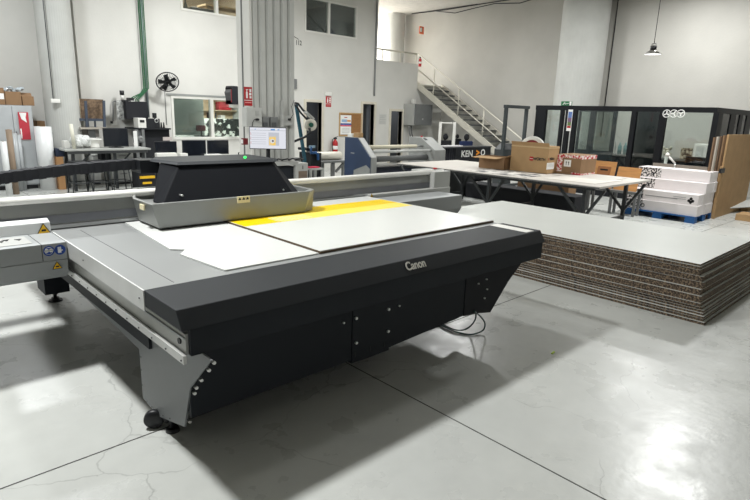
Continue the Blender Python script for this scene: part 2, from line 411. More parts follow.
# ================================================================ FLATBED PRINTER
ZT = .80
pr = root('flatbed_printer', (2.2, 3.2, 0), 'large grey and charcoal flatbed printer standing across the middle of the floor', 'printer')
xl, xr = .87, 3.63
bed = G().box(xl+.004, xr, 2.42, 5.35, ZT-.03, ZT).build('print_bed', bed_m, pr)
G().box(1.02, 1.024, 2.45, 3.9, ZT, ZT+.001).build('bed_seam', dgrey, bed)
sk = G().prism([(2.42,ZT-.1),(2.42,ZT-.001),(5.35,ZT-.001),(5.35,ZT-.1)], 'x', xl-.004, xl+.004).build('bed_skirt', mat('pale_skirt', (205,206,205), .4), pr)
G().box(xr, xr+.006, 2.42, 5.35, ZT-.1, ZT).build('bed_skirt', lgrey, pr)
for y in (2.47, 3.3): G().cyl((xl-.008, y, ZT-.05), (xl-.004, y, ZT-.05), .004, 8).build('screw', dgrey, sk)
# bed carcass below (dark recess)
G().box(xl+.1, xr-.06, 2.2, 5.2, .58, ZT-.03).build('bed_frame', dark_panel, pr)
# side rail with bright lip
rl = G().box(xl+.03, xl+.12, 2.075, 4.2, .60, .69).build('side_rail', lgrey, pr)
G().box(xl+.022, xl+.03, 2.075, 4.2, .665, .675).build('rail_edge', alu, rl)
G().prism([(2.06,.565),(2.06,.603),(3.9,.603),(3.9,.565)], 'x', xl+.010, xl+.024).build('rail_lip', mat('lip_paint', (196,197,195), .4), rl)
for k in range(12): G().cyl((xl+.006, 2.08+k*.155, .578), (xl+.010, 2.08+k*.155, .578), .0045, 8).build('rivet', dgrey, rl)
G().cyl((xl+.024, 2.13, .645), (xl+.03, 2.13, .645), .014, 14).build('knob_hole', black, rl)
# front bar
cap = G().prism([(2.42,ZT),(2.085,ZT),(2.035,.72),(2.42,.72)], 'x', xl, 3.67).build('front_bar', charcoal, pr, bevel=.004)
G().prism([(2.05,.716),(2.05,.597),(2.072,.597),(2.072,.716)], 'x', xl+.04, 3.66).build('fascia', dark_panel, pr, bevel=.003)
text('Canon', .07, (2.28, 2.0605, .766), (1,0,0), (0,.05,.08), logo_m, pr, 'brand_lettering', .001, .0016, .88)
# side plate with scalloped front edge
XPL = xl+.085
def sp_at(a, b): q = ax(a, b, XPL); return (q.y, q.z)
SP = [(1.99,.60),sp_at(211,360.5),sp_at(190,388),sp_at(184.5,427),sp_at(158,416),sp_at(143,398),sp_at(139,349),(4.25,.43),(4.25,.60)]
sp = G().prism(SP, 'x', XPL, XPL+.008).build('side_plate', mat('plate_grey', (112,115,117), .45, var=.03), pr)
for a, b in ((213,362),(208,369.5),(200.5,379.5),(195.5,387),(193.8,392.5),(191,409),(189,421)):
    q = ax(a, b, XPL+.02); G().cyl((q.x, q.y+.004, q.z), (q.x, q.y-.014, q.z), .0075, 10).build('bolt', steel, sp)
for a, b in ((147,401.5),(152,407),(157,412),(163,415.5),(170,418.5),(142.5,385),(141.5,370),(141,357)):
    q = ax(a, b, XPL); G().cyl((XPL-.003, q.y, q.z), (XPL, q.y, q.z), .004, 8).build('rivet', dgrey, sp)
for y in [2.95+.16*k for k in range(8)]: G().cyl((XPL-.003, y, .45), (XPL, y, .45), .004, 8).build('rivet', dgrey, sp)
G().box(XPL-.003, XPL, 3.02, 3.028, .43, .56).build('plate_seam', black, sp)
# front panels (upright, set back below the fascia)
YP = 2.2
xs0, xs1 = ay(352,330,YP).x, ay(389.5,320,YP).x
G().box(XPL+.008, xs0-.003, YP, YP+.03, .225, .62).build('front_panel', dark_panel, pr)
cpn = G().box(xs0, xs1, YP-.004, YP+.03, .205, .62).build('centre_panel', dark_panel, pr)
G().prism([(xs1+.003,.22),(2.95,.255),(2.95,.62),(xs1+.003,.62)], 'y', YP, YP+.03).build('front_panel', dark_panel, pr)
for a, b in ((355.5,318),(355.5,342.5),(388,309),(387.5,331)):
    q = ay(a, b, YP-.004); G().cyl((q.x+.0, YP-.004, q.z), (q.x, YP-.016, q.z), .0085, 10).build('bolt', steel, cpn)
for a, b in ((355,355),(370,349),(384,345)):
    q = ay(a, b, YP-.004); G().box(q.x-.004, q.x+.004, YP-.007, YP-.004, q.z-.015, q.z+.015).build('slot', black, cpn)
for a, b in ((343,322.5),(398.5,305.5)):
    q = ay(a, b, YP); G().cyl((q.x,YP,q.z),(q.x,YP-.012,q.z), .006, 8).build('bolt', steel, pr)
G().prism([(2.95,.255),(3.12,.238),(3.27,.21),(3.47,.41),(3.62,.52),(3.62,.62),(2.95,.62)], 'y', YP-.006, YP+.3).build('underframe', black2, pr)
for a, b in ((478,283.5),(486,279),(486.5,289),(484,298)):
    q = ay(a, b, YP-.006); G().cyl((q.x,YP-.006,q.z),(q.x,YP-.016,q.z), .006, 8).build('bolt', steel, pr)
for x0, x1 in ((xl+.07, 3.5),):
    G().box(x0, x1, 2.6, 5.1, .43, .58).build('base_frame', dark_panel, pr)
# feet
def foot(x, y, top, nm='levelling_foot'):
    f = G().cyl((x,y,.0), (x,y,.012), .055, 20, .05).cyl((x,y,.012), (x,y,.03), .03, 14).cyl((x,y,.03), (x,y,top), .014, 10).cyl((x,y,.06),(x,y,.085), .026, 6)
    return f.build(nm, black, pr)
foot(1.07, 5.0, .1)
G().box(.98, 1.16, 4.9, 5.15, .09, .58).build('rear_leg', dark_panel, pr)
foot(3.35, 5.0, .3); G().box(3.25, 3.5, 4.85, 5.15, .3, .58).build('rear_leg', dark_panel, pr)
q = az(157, 430, 0)
cw = G().lathe((q.x+.0, q.y+.03, .05), [(.0,-.018),(.043,-.018),(.05,-.01),(.05,.01),(.043,.018),(0,.018)], 20, axis=(.5,.85,0)).build('castor_wheel', black, pr)
G().box(q.x+.03, q.x+.11, q.y-.04, q.y+.05, .04, .16).build('castor_fork', black, pr, bevel=.01)
q = az(169, 432, 0); G().cyl((q.x+.02,q.y,0),(q.x+.02,q.y,.02), .035, 16, .03).cyl((q.x+.02,q.y,.02),(q.x+.02,q.y,.16), .015, 10).build('levelling_foot', black, pr)
# gantry beam
ga = G().prism([(4.02,.835),(4.02,.90),(4.05,.985),(4.30,.985),(4.30,.835)], 'x', -.4, 4.85).build('gantry_beam', mat('gantry_grey', (150,152,150), .45, var=.04), pr)
G().box(-.4, 4.6, 4.015, 4.02, .838, .893).build('beam_strip', mat('beam_strip_grey', (116,118,124), .5), ga)  # darker grey strip along the lower beam face
G().cyl((-.4, 4.035, 1.0), (4.84, 4.035, 1.0), .026, 20).build('cover_tube', white_pl, ga)
G().box(-.4, 3.63, 3.985, 4.015, .81, .828).build('guide_rail', alu, ga)

G().box(4.6, 4.87, 3.95, 4.3, .775, 1.012).build('gantry_end_block', lgrey, ga, bevel=.006)
G().box(3.66, 4.87, 3.94, 4.0, .74, .835).build('gantry_lip', lgrey, ga, bevel=.006)
em = G().cyl((4.72, 4.05, 1.012), (4.72, 4.05, 1.03), .016, 14).cyl((4.72,4.05,1.03),(4.72,4.05,1.045), .024, 16).build('emergency_button', red_m, ga)
# gantry end covers (low boxes)
EC = mat('cover_grey', (152,155,156), .38, var=.02)
def endcover(x0, x1):
    prof = [(3.6,.80),(3.6,.70),(3.607,.697),(3.6,.694),(3.62,.60),(3.66,.572),(4.0,.572),(4.0,.80)]
    return G().prism(prof, 'x', x0, x1).build('gantry_end_cover', EC, pr, bevel=.004)
ecl = endcover(-.4, .86); 
lip = G().prism([(3.93,.80),(3.935,.868),(4.0,.885),(4.0,.80)], 'x', -.4, .86).build('cover_lip', mat('pale_lip', (206,208,208), .4), ecl, bevel=.004)
seamx = ay(42, 255, 3.6).x
G().box(seamx, seamx+.004, 3.597, 3.6, .70, .80).build('cover_seam', dgrey, ecl)
G().box(seamx, seamx+.004, 3.6, 3.93, .80, .8015).build('cover_seam', dgrey, ecl)
cpnl = G().box(-.3, seamx-.03, 3.66, 3.88, .80, .803).build('control_panel', lgrey, ecl)
def icon(ctr, m=ink): G().prism([(ctr[0]-.02,ctr[1]+.022),(ctr[0]+.02,ctr[1]+.022),(ctr[0],ctr[1]-.024)], 'z', .803, .8045).build('icon', m, cpnl)
for px_, py_ in ((6,240.5),(18.5,239.8),(1,242)):
    q = az(px_, py_, .804); icon((q.x, q.y))
def disc(px_, py_, r, Y, glyph):
    c = ay(px_, py_, Y); s = G().cyl((c.x, Y, c.z), (c.x, Y-.0015, c.z), r, 28).build('blue_safety_sign', sign_blue, ecl)
    g = G()
    if glyph == 'goggles':
        g.cyl((c.x-.011, Y-.0015, c.z+.002), (c.x-.011, Y-.003, c.z+.002), .011, 14); g.cyl((c.x+.011, Y-.0015, c.z+.002), (c.x+.011, Y-.003, c.z+.002), .011, 14); g.box(c.x-.025, c.x+.025, Y-.003, Y-.0015, c.z, c.z+.005)
        g.lathe((c.x, Y-.0015, c.z), [(r*.72,0),(r*.72,.0015),(r*.66,.0015),(r*.66,0)], 24, axis=(0,-1,0))
    else:
        g.box(c.x-.012, c.x+.006, Y-.003, Y-.0015, c.z-.018, c.z+.002)
        for k in range(4): g.box(c.x-.012+k*.0048, c.x-.0085+k*.0048, Y-.003, Y-.0015, c.z+.002, c.z+.018)
        g.box(c.x+.006, c.x+.014, Y-.003, Y-.0015, c.z-.006, c.z)
    g.build('glyph', sign_white, s)
disc(48.8, 251, .030, 3.5995, 'goggles'); disc(60, 249.7, .030, 3.5995, 'gloves')
def warn(ctr, w, m_plane='y', parent=ecl):
    x, y, z = ctr
    t = G().prism([(x-w/2,z-w*.42),(x+w/2,z-w*.42),(x,z+w*.45)], 'y', y, y-.0012).build('warning_sign', ink, parent)
    G().prism([(x-w*.4,z-w*.36),(x+w*.4,z-w*.36),(x,z+w*.34)], 'y', y-.0012, y-.002).build('sign_face', sign_yel, t)
    G().box(x-w*.16, x+w*.16, y-.003, y-.002, z-w*.22, z-w*.06).build('glyph', ink, t)
q = ay(43.5, 228.5, 3.93); warn((q.x, 3.929, q.z), .08, parent=ecl)
q = ay(57, 265, 3.605); warn((q.x, 3.602, q.z), .055, parent=ecl)
G().prism([(3.6,.80),(3.6,.66),(3.64,.60),(3.93,.60),(3.93,.80)], 'x', 3.7, 4.66).build('gantry_end_cover', EC, pr, bevel=.006)
q = ay(371.5, 195.5, 3.94); warn((q.x, 3.938, q.z), .05, parent=ga)
# carriage
tr = None
def ring(z, o):  # tray footprint
    return [(1.36+o,3.55+o*.2,z),(2.62-o,3.54+o*.2,z),(2.72-o*.3,3.62,z),(2.76-o*.3,4.38,z),(1.54+o,4.38,z),(1.36+o*1.0,3.87+o,z)]
tray_m = mat('carriage_grey', (134,136,134), .42, metal=.25, var=.03)
g = G(); b = ring(.822, .05); t = ring(.99, 0); ti = [(p[0]+(.03 if p[0] < 2 else -.03), p[1]+(.03 if p[1] < 4 else -.03), .99) for p in t]; bi = [(p[0], p[1], .95) for p in ti]
n = 6
V = [[g.bm.verts.new(p) for p in r_] for r_ in (b, t, ti, bi)]
g._f(list(reversed(V[0])))
for a_, b_ in zip(V, V[1:]):
    for i in range(n): g._f([a_[i], a_[(i+1)%n], b_[(i+1)%n], b_[i]])
g._f(V[3])
car = g.build('print_carriage', tray_m, pr, bevel=.006)
hd = G().hexa([(1.50,3.72,.952),(2.56,3.68,.952),(2.66,3.75,.952),(2.68,4.30,.952),(1.68,4.30,.952),(1.49,3.85,.952)],
              [(1.69,3.85,1.205),(2.45,3.821,1.205),(2.50,3.87,1.205),(2.52,4.27,1.205),(1.74,4.27,1.205),(1.64,4.06,1.205)]).build('carriage_hood', hood_m, car, bevel=.008)
G().hexa([(1.67,3.83,1.205),(2.47,3.80,1.205),(2.54,3.85,1.205),(2.56,4.36,1.205),(1.72,4.36,1.205),(1.61,4.18,1.205)],
         [(1.69,3.86,1.225),(2.46,3.83,1.225),(2.52,3.87,1.225),(2.54,4.34,1.225),(1.72,4.34,1.225),(1.63,4.18,1.225)]).build('hood_lid', charcoal, car, bevel=.004)
q = az(245, 157, 1.235); G().ball((q.x, q.y, 1.232), .011, sub=2).build('indicator_light', green_led, car)
for px_, py_ in ((182,195.5),(283,189.8)):
    q = ay(px_, py_, 3.71); G().cyl((q.x, 3.75, q.z), (q.x, 3.70, q.z), .007, 8).build('hood_screw', steel, car)
q = ay(243, 199.5, 3.548); lab = G().box(q.x-.05, q.x+.05, 3.535, 3.55, q.z-.022, q.z+.024).build('warning_label', mat('label_cream', (224,214,178), .6), car)
for k in range(3): G().prism([(q.x-.045+k*.031, q.z), (q.x-.02+k*.031, q.z), (q.x-.0325+k*.031, q.z+.02)], 'y', 3.535, 3.533).build('symbol', ink, lab)
q = ay(139.7, 204, 3.66); G().box(1.352, 1.362, 3.66, 3.73, .935, .97).build('side_label', MATS['label_cream'], car)
# energy chain
cp = [(-.6,.78),(-.25,.86),(.1,.96),(.4,1.04),(.6,1.085),(.8,1.11),(1.15,1.14),(1.55,1.16),(1.72,1.16)]
ch = []
for i in range(len(cp)-1):
    for k in range(8):
        t = k/8; ch.append((cp[i][0]+(cp[i+1][0]-cp[i][0])*t, cp[i][1]+(cp[i+1][1]-cp[i][1])*t))
ch.append(cp[-1]); g = G()
for k, (a, b) in enumerate(zip(ch, ch[1:])):
    h = .038 if k % 2 else .035
    g.prism([(a[0],a[1]-h),(b[0],b[1]-h),(b[0],b[1]+h),(a[0],a[1]+h)], 'y', 4.42+(0 if k % 2 else .004), 4.54)
g.build('energy_chain', black2, pr)
G().box(1.6, 1.75, 4.34, 4.54, 1.1, 1.2).build('chain_bracket', black, pr); G().box(-.45, -.35, 4.4, 4.6, .0, .6).build('chain_post', dgrey, pr)
# left gantry underside support
G().box(.45, .6, 4.05, 4.25, .5, .83).build('gantry_stay', dark_panel, pr)
# ---------------------------------------------------------------- sheets on the bed
p0 = az(120,220,ZT+.008); e1 = az(170,249,ZT+.008); e2 = az(185,249.5,ZT+.008); e3 = az(180,254,ZT+.008); e4 = az(230,271.5,ZT+.008)
g = G(); poly = [(1.30,2.475),(1.897,2.475),(1.897,3.96),(1.33,3.96),(e1.x,e1.y),(e2.x,e2.y),(e3.x,e3.y)]
g.prism(poly, 'z', ZT+.001, ZT+.008)
tag(g.build('white_board', sheet_w), 'narrow white sheet with an uneven left edge, lying left on the printer bed', 'board')
wb = root('white_board', (2.77, 3.2, ZT+.001), 'wide white board with a yellow printed strip, lying right on the printer bed', 'board')
G().box(1.905, 3.62, 2.475, 3.96, ZT+.001, ZT+.019, mtop=0).build('panel', [sheet_w], wb)
G().box(1.905, 3.62, 2.471, 2.475, ZT+.003, ZT+.014).build('panel_edge', mat('brown_edge', (96,80,64), .8), wb)
G().box(1.9035, 1.905, 2.475, 3.96, ZT+.002, ZT+.0185).build('panel_edge', MATS['brown_edge'], wb)
yb0, yb1, yb2 = 3.33, 3.52, 3.74
G().box(1.91, 3.60, yb1, yb2, ZT+.019, ZT+.0196).build('printed_band', yellow_m, wb)
G().box(1.91, 2.22, yb0, yb1, ZT+.019, ZT+.0196).build('printed_band', yellow_m, wb)
G().box(2.22, 3.60, yb0, yb1, ZT+.019, ZT+.0196).build('printed_band', yellow_l, wb)['label'] = 'paler yellow printed strip'
for k in range(11): G().box(2.20+k*.03, 2.209+k*.03, yb0+.02, yb1-.02, ZT+.0196, ZT+.02).build('printed_stripe', sheet_w, wb)
G().box(3.50, 3.60, 2.10, 2.42, ZT, ZT+.002).build('white_strip', white_pl, pr)
# cables under the printer
def zpt(a, b, z): q = az(a, b, z); return (q.x, q.y, z)
for k, (lb, pts) in enumerate([('teal cable making the outer loop on the floor beneath the printer', [zpt(474,311,.28),zpt(481,317,.16),zpt(485,324,.07),zpt(482,331,.02),zpt(470,334.5,.008),zpt(456,332,.008),zpt(443,326,.008),zpt(434,321,.008)]),
                               ('teal cable making the inner loop on the floor beneath the printer', [zpt(476,310,.25),zpt(475,320,.13),zpt(468,328,.03),zpt(459,330.3,.022),zpt(450,328,.022),zpt(441,323,.022),zpt(436,319,.022)])]):
    P = []
    for i in range(len(pts)-1):
        a, b = Vector(pts[i]), Vector(pts[i+1]); pa = Vector(pts[max(i-1,0)]); pb = Vector(pts[min(i+2,len(pts)-1)])
        for s_ in range(6):
            t = s_/6; P.append(.5*((2*a)+(b-pa)*t+(2*pa-5*a+4*b-pb)*t*t+(3*a-pa-3*b+pb)*t**3))
    P.append(Vector(pts[-1]))
    for v in P: v.z = max(v.z, .008)
    tag(G().tube(P, .006).build('power_cable', teal_cab), lb, 'cable')
q = az(553,353,0)
tag(G().obox((q.x,q.y,.003), (.022,.004,0), (-.003,.006,0), (0,0,.003)).build('tape_scrap', mat('lime_tape', (176,206,10), .5)), 'tiny lime-yellow scrap on the open floor right of the printer', 'scrap')
# ---------------------------------------------------------------- stack of boards
bx0, bx1, by0, by1 = 4.92, 6.46, 1.335, 4.30
th = [.018,.026,.048,.045,.055,.05,.055,.03,.024,.022,.02,.02,.024,.024]
names = ['topmost sheet', 'second sheet down', 'third sheet down', 'fourth sheet down', 'fifth sheet down', 'sixth sheet down', 'seventh sheet down', 'seventh sheet up', 'sixth sheet up', 'fifth sheet up', 'fourth sheet up', 'third sheet up', 'second sheet up', 'bottom sheet']
ztop = .499; sc_ = (ztop-.001)/sum(th); z = ztop
for i, t in enumerate(th):
    t *= sc_; ox = random.uniform(-.012,.012); oy = random.uniform(-.014,.014)
    if i == 0: ox = oy = 0
    oy -= .11*i/13
    if i > 10: ox -= .012
    x0, x1, y0, y1 = bx0+ox, bx1+ox, by0+oy, by1+oy; f = .0016
    g = G().box(x0, x1, y0, y1, z-t+.0004+f, z-f).box(x0-.001, x1+.001, y0-.001, y1+.001, z-f, z-.0006, 1).box(x0-.001, x1+.001, y0-.001, y1+.001, z-t+.0004, z-t+f, 1)
    tag(g.build('honeycomb_board', [wood_core, paper_face]), 'white faced honeycomb board on the floor stack, ' + names[i], 'board', 'stacked honeycomb boards')
    z -= t
# ================================================================ BACKGROUND, LEFT
def pb(name, x0, y0, x1, y1, Y, depth, m, label, cat, group=None, bevel=0, z0=None):
    o = px_box(G(), x0, y0, x1, y1, Y, depth, z0=z0).build(name, m, bevel=bevel)
    return tag(o, label, cat, group)
def part(name, x0, y0, x1, y1, Y, depth, m, parent, bevel=0, z0=None):
    return px_box(G(), x0, y0, x1, y1, Y, depth, z0=z0).build(name, m, parent, bevel=bevel)
def rpx(name, x, y, Y, label, cat, z=None, group=None):
    p = ay(x, y, Y); return root(name, (p.x, Y, p.z if z is None else z), label, cat, group)
cab_m = mat('cabinet_grey', (178,182,184), .5)
# storage cabinet far left
c = rpx('metal_cabinet', 16, 170, 12.2, 'pale grey two-door metal cabinet at the left edge with cartons on top', 'cabinet', 0)
cl, cr_, ct = ay(-14, 110, 12.2).x, ay(32, 110, 12.2).x, ay(16, 105.3, 12.2).z
G().box(cl, cr_, 12.22, 12.75, .08, ct).build('body', cab_m, c); G().box(cl+.03, cr_-.03, 12.25, 12.7, 0, .08).build('plinth', black, c)
for a, b in ((cl+.01, ay(13,120,12.2).x-.004), (ay(13,120,12.2).x+.004, cr_-.01)):
    d = G().box(a, b, 12.2, 12.22, .1, ct-.02).build('door', cab_m, c, bevel=.004)
    G().box(a+.02, a+.035, 12.18, 12.2, .95, 1.08).build('handle', dgrey, d)
q0, q1 = ay(17.5, 112, 12.19), ay(31, 139.5, 12.19)
po = G().box(q0.x, q1.x, 12.183, 12.19, q1.z, q0.z).build('poster', mat('poster_red', (186,52,66), .6)); tag(po, 'red and white poster stuck on the right door of the grey cabinet', 'poster')
G().prism([(q0.x+.02,q0.z-.01),(q1.x-.03,q0.z-.01),(q1.x-.05,q0.z-.1),(q0.x+.13,q0.z-.19),(q0.x+.05,q0.z-.13)], 'y', 12.178, 12.183).build('white_picture', sign_white, po)
G().box(q0.x+.01, q0.x+.03, 12.178, 12.183, q1.z+.02, q1.z+.2).build('white_lettering', sign_white, po)
cz = ct+.002
def carton(x0, x1, h, y0, dy, label, m=cardboard_d, flap=0, lbl=0, grp=None):
    a, b = ay(x0, 100, y0).x, ay(x1, 100, y0).x
    r = root('carton', ((a+b)/2, y0, cz), label, 'box', grp)
    G().box(a, b, y0, y0+dy, cz, cz+h).build('body', m, r, bevel=.004)
    if flap: G().obox(((a+b)/2, y0+dy*.5, cz+h+.03), ((b-a)/2, 0, .0), (0,.04,.03), (0,0,.003)).build('flap', m, r)
    if lbl: G().box(a+.12, a+.28, y0-.002, y0, cz+.1, cz+.2).build('white_label', sign_white, r)
    return r
carton(-14, 5, .30, 12.25, .4, 'brown carton with a white label, leftmost on the grey cabinet', lbl=1)
carton(5.6, 21.5, .24, 12.25, .4, 'open brown carton holding crumpled plastic on the grey cabinet')
carton(22.3, 34, .17, 12.3, .35, 'smaller brown carton with open flap, rightmost on the grey cabinet', flap=1)
a = ay(12, 92, 12.4); g = G()
for k in range(6): g.ball((a.x-.14+k*.06, 12.42+.03*(k%2), cz+.262+.02*(k%3)), .055, (1,1,.7), 2, .15)
o = g.build('crumpled_plastic', mat('clear_plastic', (176,186,192), .2)); tag(o, 'crumpled clear plastic bulging from the middle carton on the cabinet', 'plastic')
# tall rolls leaning left
def leaning_roll(name, x, y0, y1, Y, r, m, label, lean=.0, core=None):
    p = ay(x, y0, Y); q = root(name, (p.x, Y, 0), label, 'roll')
    top = Vector((p.x, Y, p.z)); bot = Vector((p.x, Y, 0.0))
    G().cyl(bot, top, r, 24).build('roll_body', m, q)
    d = (top-bot).normalized(); G().cyl(top, top+d*.004, r*.35, 14).build('core', cardboard_d, q)
    return q
film = mat('white_film', (222,224,224), .35, var=.03)
leaning_roll('film_roll', 42.5, 126.5, 165, 12.0, .145, film, 'fat tall roll of white film standing beside the grey cabinet', .05)
leaning_roll('paper_tube', 8.5, 129.5, 165, 11.6, .048, mat('kraft_tube', (140,122,104), .8), 'slim brown cardboard tube standing in front of the grey cabinet', .05)
leaning_roll('film_tube', 3, 141.5, 165, 11.5, .05, film, 'short off-white tube leaning at the far left edge', .04)
leaning_roll('film_tube', 13.5, 133, 165, 12.0, .05, mat('grey_film', (168,172,174), .3), 'greyish translucent tube before the cabinet, right of the brown tube', .05)
leaning_roll('film_tube', 18.2, 134.5, 165, 12.05, .04, mat('grey_film', (168,172,174), .3), 'thin greyish tube before the cabinet, next to the fat white roll', .05)
pb('carton', 37, 121, 45, 127, 12.6, .3, cardboard_d, 'small brown carton top peeping out behind the tall white roll', 'box', z0=0)
tag(px_box(G(), 56.2, 148.6, 64.5, 156.7, 11.85, .25).build('storage_crate', mat('navy_plastic', (34,44,66), .6), bevel=.01), 'dark navy crate standing on the small brown carton by the left column', 'crate')
pb('carton', 56.6, 156.8, 63.5, 165, 11.85, .25, mat('orange_card', (184,140,96), .8), 'small orange-brown carton on the floor under the navy crate', 'box', z0=0)
# work bench
Yd = 11.45
bt = ay(100, 149, Yd).z
b0, b1 = ay(65, 150, Yd).x, ay(151, 151, Yd).x
wbn = root('work_bench', ((b0+b1)/2, Yd+.4, 0), 'long grey-topped bench with black legs standing against the left back wall', 'bench')
G().box(b0, b1, Yd, Yd+.6, bt-.035, bt).build('worktop', mat('bench_top', (176,178,174), .5), wbn, bevel=.004)
G().box(b0+.05, b1-.05, Yd+.03, Yd+.07, bt-.09, bt-.035).build('front_rail', dgrey, wbn)
leg_m = mat('leg_black', (44,48,50), .5)
for x in (b0+.14, (b0+b1)/2+.1, b1-.14):
    G().box(x-.025, x+.025, Yd+.04, Yd+.09, 0, bt-.09).build('leg', leg_m, wbn); G().box(x-.025, x+.025, Yd+.5, Yd+.55, 0, bt-.035).build('leg', leg_m, wbn)
    G().bar((x+.02, Yd+.065, bt-.38), (x+.3, Yd+.065, bt-.09), .025, .03).build('brace', leg_m, wbn)
zb = bt+.001
def on_bench(x): return ay(x, 149, Yd+.3).x
def monitor(x0, y0, x1, y1, Y, label, zbase, tilt=0, on=None):
    p0, p1 = ay(x0, y0, Y), ay(x1, y1, Y); cx = (p0.x+p1.x)/2
    r = root('computer_monitor', (cx, Y, zbase), label, 'monitor')
    G().box(p0.x, p1.x, Y, Y+.035, p1.z, p0.z).build('screen_shell', black, r, bevel=.006)
    G().box(p0.x+.012, p1.x-.012, Y-.002, Y, p1.z+.02, p0.z-.012).build('screen', mat('screen_off', (20,24,32), .15), r)
    G().box(cx-.03, cx+.03, Y+.035, Y+.06, zbase+.012, (p0.z+p1.z)/2).build('stand_neck', black, r)
    G().box(cx-.12, cx+.12, Y-.05, Y+.13, zbase, zbase+.012).build('stand_foot', black, r, bevel=.004)
    return r
monitor(102.8, 128, 129, 146.5, Yd+.25, 'wide black monitor on the left bench, centre of the bench', zb)
# things on bench
o = G()
for k in range(9):
    a = k*.7; o.ball((on_bench(81)+.11*math.cos(a), Yd+.3+.08*math.sin(a), zb+.10+.035*(k%3)), .09, (1,1,.95), 2, .08)
tag(o.build('plastic_bag', mat('clear_bag', (214,216,214), .3)), 'crumpled translucent white plastic bag on the left end of the bench', 'bag')
p = ay(72, 124, Yd+.15); g = G().cyl((p.x, Yd+.15, zb), (p.x-.02, Yd+.15, p.z), .032, 18)
tag(g.build('paper_roll', mat('cream_roll', (220,218,202), .6)), 'slim cream roll standing upright on the bench beside the plastic bag', 'roll')
tag(px_box(G(), 64.5, 141, 70, 148.5, Yd+.35, .18, z0=zb).build('power_adapter_box', white_pl, bevel=.006), 'small white electrical box at the left end of the bench', 'box')
pr2 = rpx('desktop_printer', 96, 149, Yd+.3, 'small white desktop printer left of the wide black monitor', 'printer', zb)
px_box(G(), 90, 140.3, 99.8, 147.5, Yd+.3, .35, z0=zb).build('body', white_pl, pr2, bevel=.012)
px_box(G(), 89.5, 138.8, 102, 140.4, Yd+.27, .38).build('lid', white_pl, pr2, bevel=.006)
# wall rack with brown board pack (above the bench)
rk = rpx('board_rack', 92, 127, 12.4, 'blue-grey steel rack holding a pack of brown boards above the bench', 'rack', None)
rm = mat('rack_blue', (66,74,88), .5)
for x0, y0, x1, y1, Y in ((74.2,101,78,126,12.35),(84.5,101,88,127,12.3),(102.8,100.5,105.5,127,12.3)):
    p, q = ay(x0+1, y0, Y), ay(x1-1, y1, Y); G().bar((p.x, Y, p.z), (q.x, Y, q.z), .045, .04).build('upright', rm, rk)
p, q = ay(77, 119.5, 12.32), ay(105, 120, 12.32); G().bar((p.x,12.32,p.z),(q.x,12.32,q.z), .04, .05).build('shelf_rail', rm, rk)
for x in (88, 95): 
    p, q = ay(x, 120, 12.35), ay(x, 127, 12.35); G().bar((p.x,12.37,p.z),(p.x,12.37,q.z), .03, .03).build('strut', rm, rk)
p, q = ay(79, 128, 12.3), ay(106, 126.5, 12.3); G().box(p.x, q.x, 12.2, 12.75, p.z-.02, p.z+.015).build('shelf', mat('shelf_beige', (166,160,150), .6), rk)
p, q = ay(81.5, 119, 12.4), ay(103, 99.5, 12.4)
tag(G().box(p.x, q.x, 12.4, 12.6, p.z+.01, q.z, mtop=1).box(p.x-.05, p.x, 12.4, 12.6, p.z+.01, q.z, 1).build('board_pack', [speck('brown_boards', (96,78,62), (128,106,84), 18), speck('board_ends', (190,170,140), (220,206,180), 40)]), 'pack of brown boards with pale ends held in the rack above the bench', 'board')
tag(px_box(G(), 82, 128.2, 99, 137, 12.45, .3).build('storage_box', mat('taupe_box', (150,146,140), .7)), 'grey-beige storage box under the rack shelf above the bench', 'box')
pb('storage_box', 88.5, 129, 95.5, 140, 12.3, .04, mgrey, 'mid grey panel box standing in front of the beige box under the rack', 'box')
# black rack unit with foil
p, q = ay(125.5, 101, 12.45), ay(148.5, 119.6, 12.45)
eq = root('wall_cabinet', ((p.x+q.x)/2, 12.6, q.z), 'black wall-mounted network cabinet with cables entering from above', 'cabinet')
G().box(p.x, q.x, 12.45, 12.86, q.z, p.z).build('body', black2, eq, bevel=.006)
px_box(G(), 129, 97.8, 134, 101, 12.5, .15).build('top_unit', black, eq); px_box(G(), 123.5, 100, 128, 102, 12.5, .15).build('top_unit', black, eq)
px_box(G(), 131, 100.8, 135, 101.4, 12.44, .01).build('white_tag', sign_white, eq)
tag(px_box(G(), 117, 100.3, 125.3, 119.5, 12.6, .02).build('foil_sheet', speck('crumpled_foil', (92,94,94), (210,212,210), 16, .25, .35, .65)), 'crumpled silver foil sheet hanging left of the black wall cabinet', 'foil')
cam_ = rpx('security_camera', 122, 100, 12.7, 'small white and black camera on a stalk above the foil sheet', 'camera')
p, q = ay(121.8, 92, 12.7), ay(122.3, 100, 12.7); G().cyl((q.x,12.7,q.z),(p.x,12.7,p.z-.06), .035, 14).build('stalk', white_pl, cam_); G().cyl((p.x,12.7,p.z-.06),(p.x,12.7,p.z+.03), .045, 14).build('camera_head', black, cam_)
soc = rpx('wall_socket', 114, 122, 12.85, 'white wall socket with a bent grey cable left of the foil', 'socket')
px_box(G(), 111.5, 120.5, 117.5, 125, 12.84, .03).build('plate', white_pl, soc, bevel=.004); px_box(G(), 111, 121, 113, 123.5, 12.8, .04).build('plug', black, soc)
pts = [ay(113,121,12.82), ay(113.2,108,12.82), ay(113,102,12.82), ay(115,101.2,12.82), ay(117.5,101.3,12.82)]; G().tube(pts, .014).build('cable', mgrey, soc)
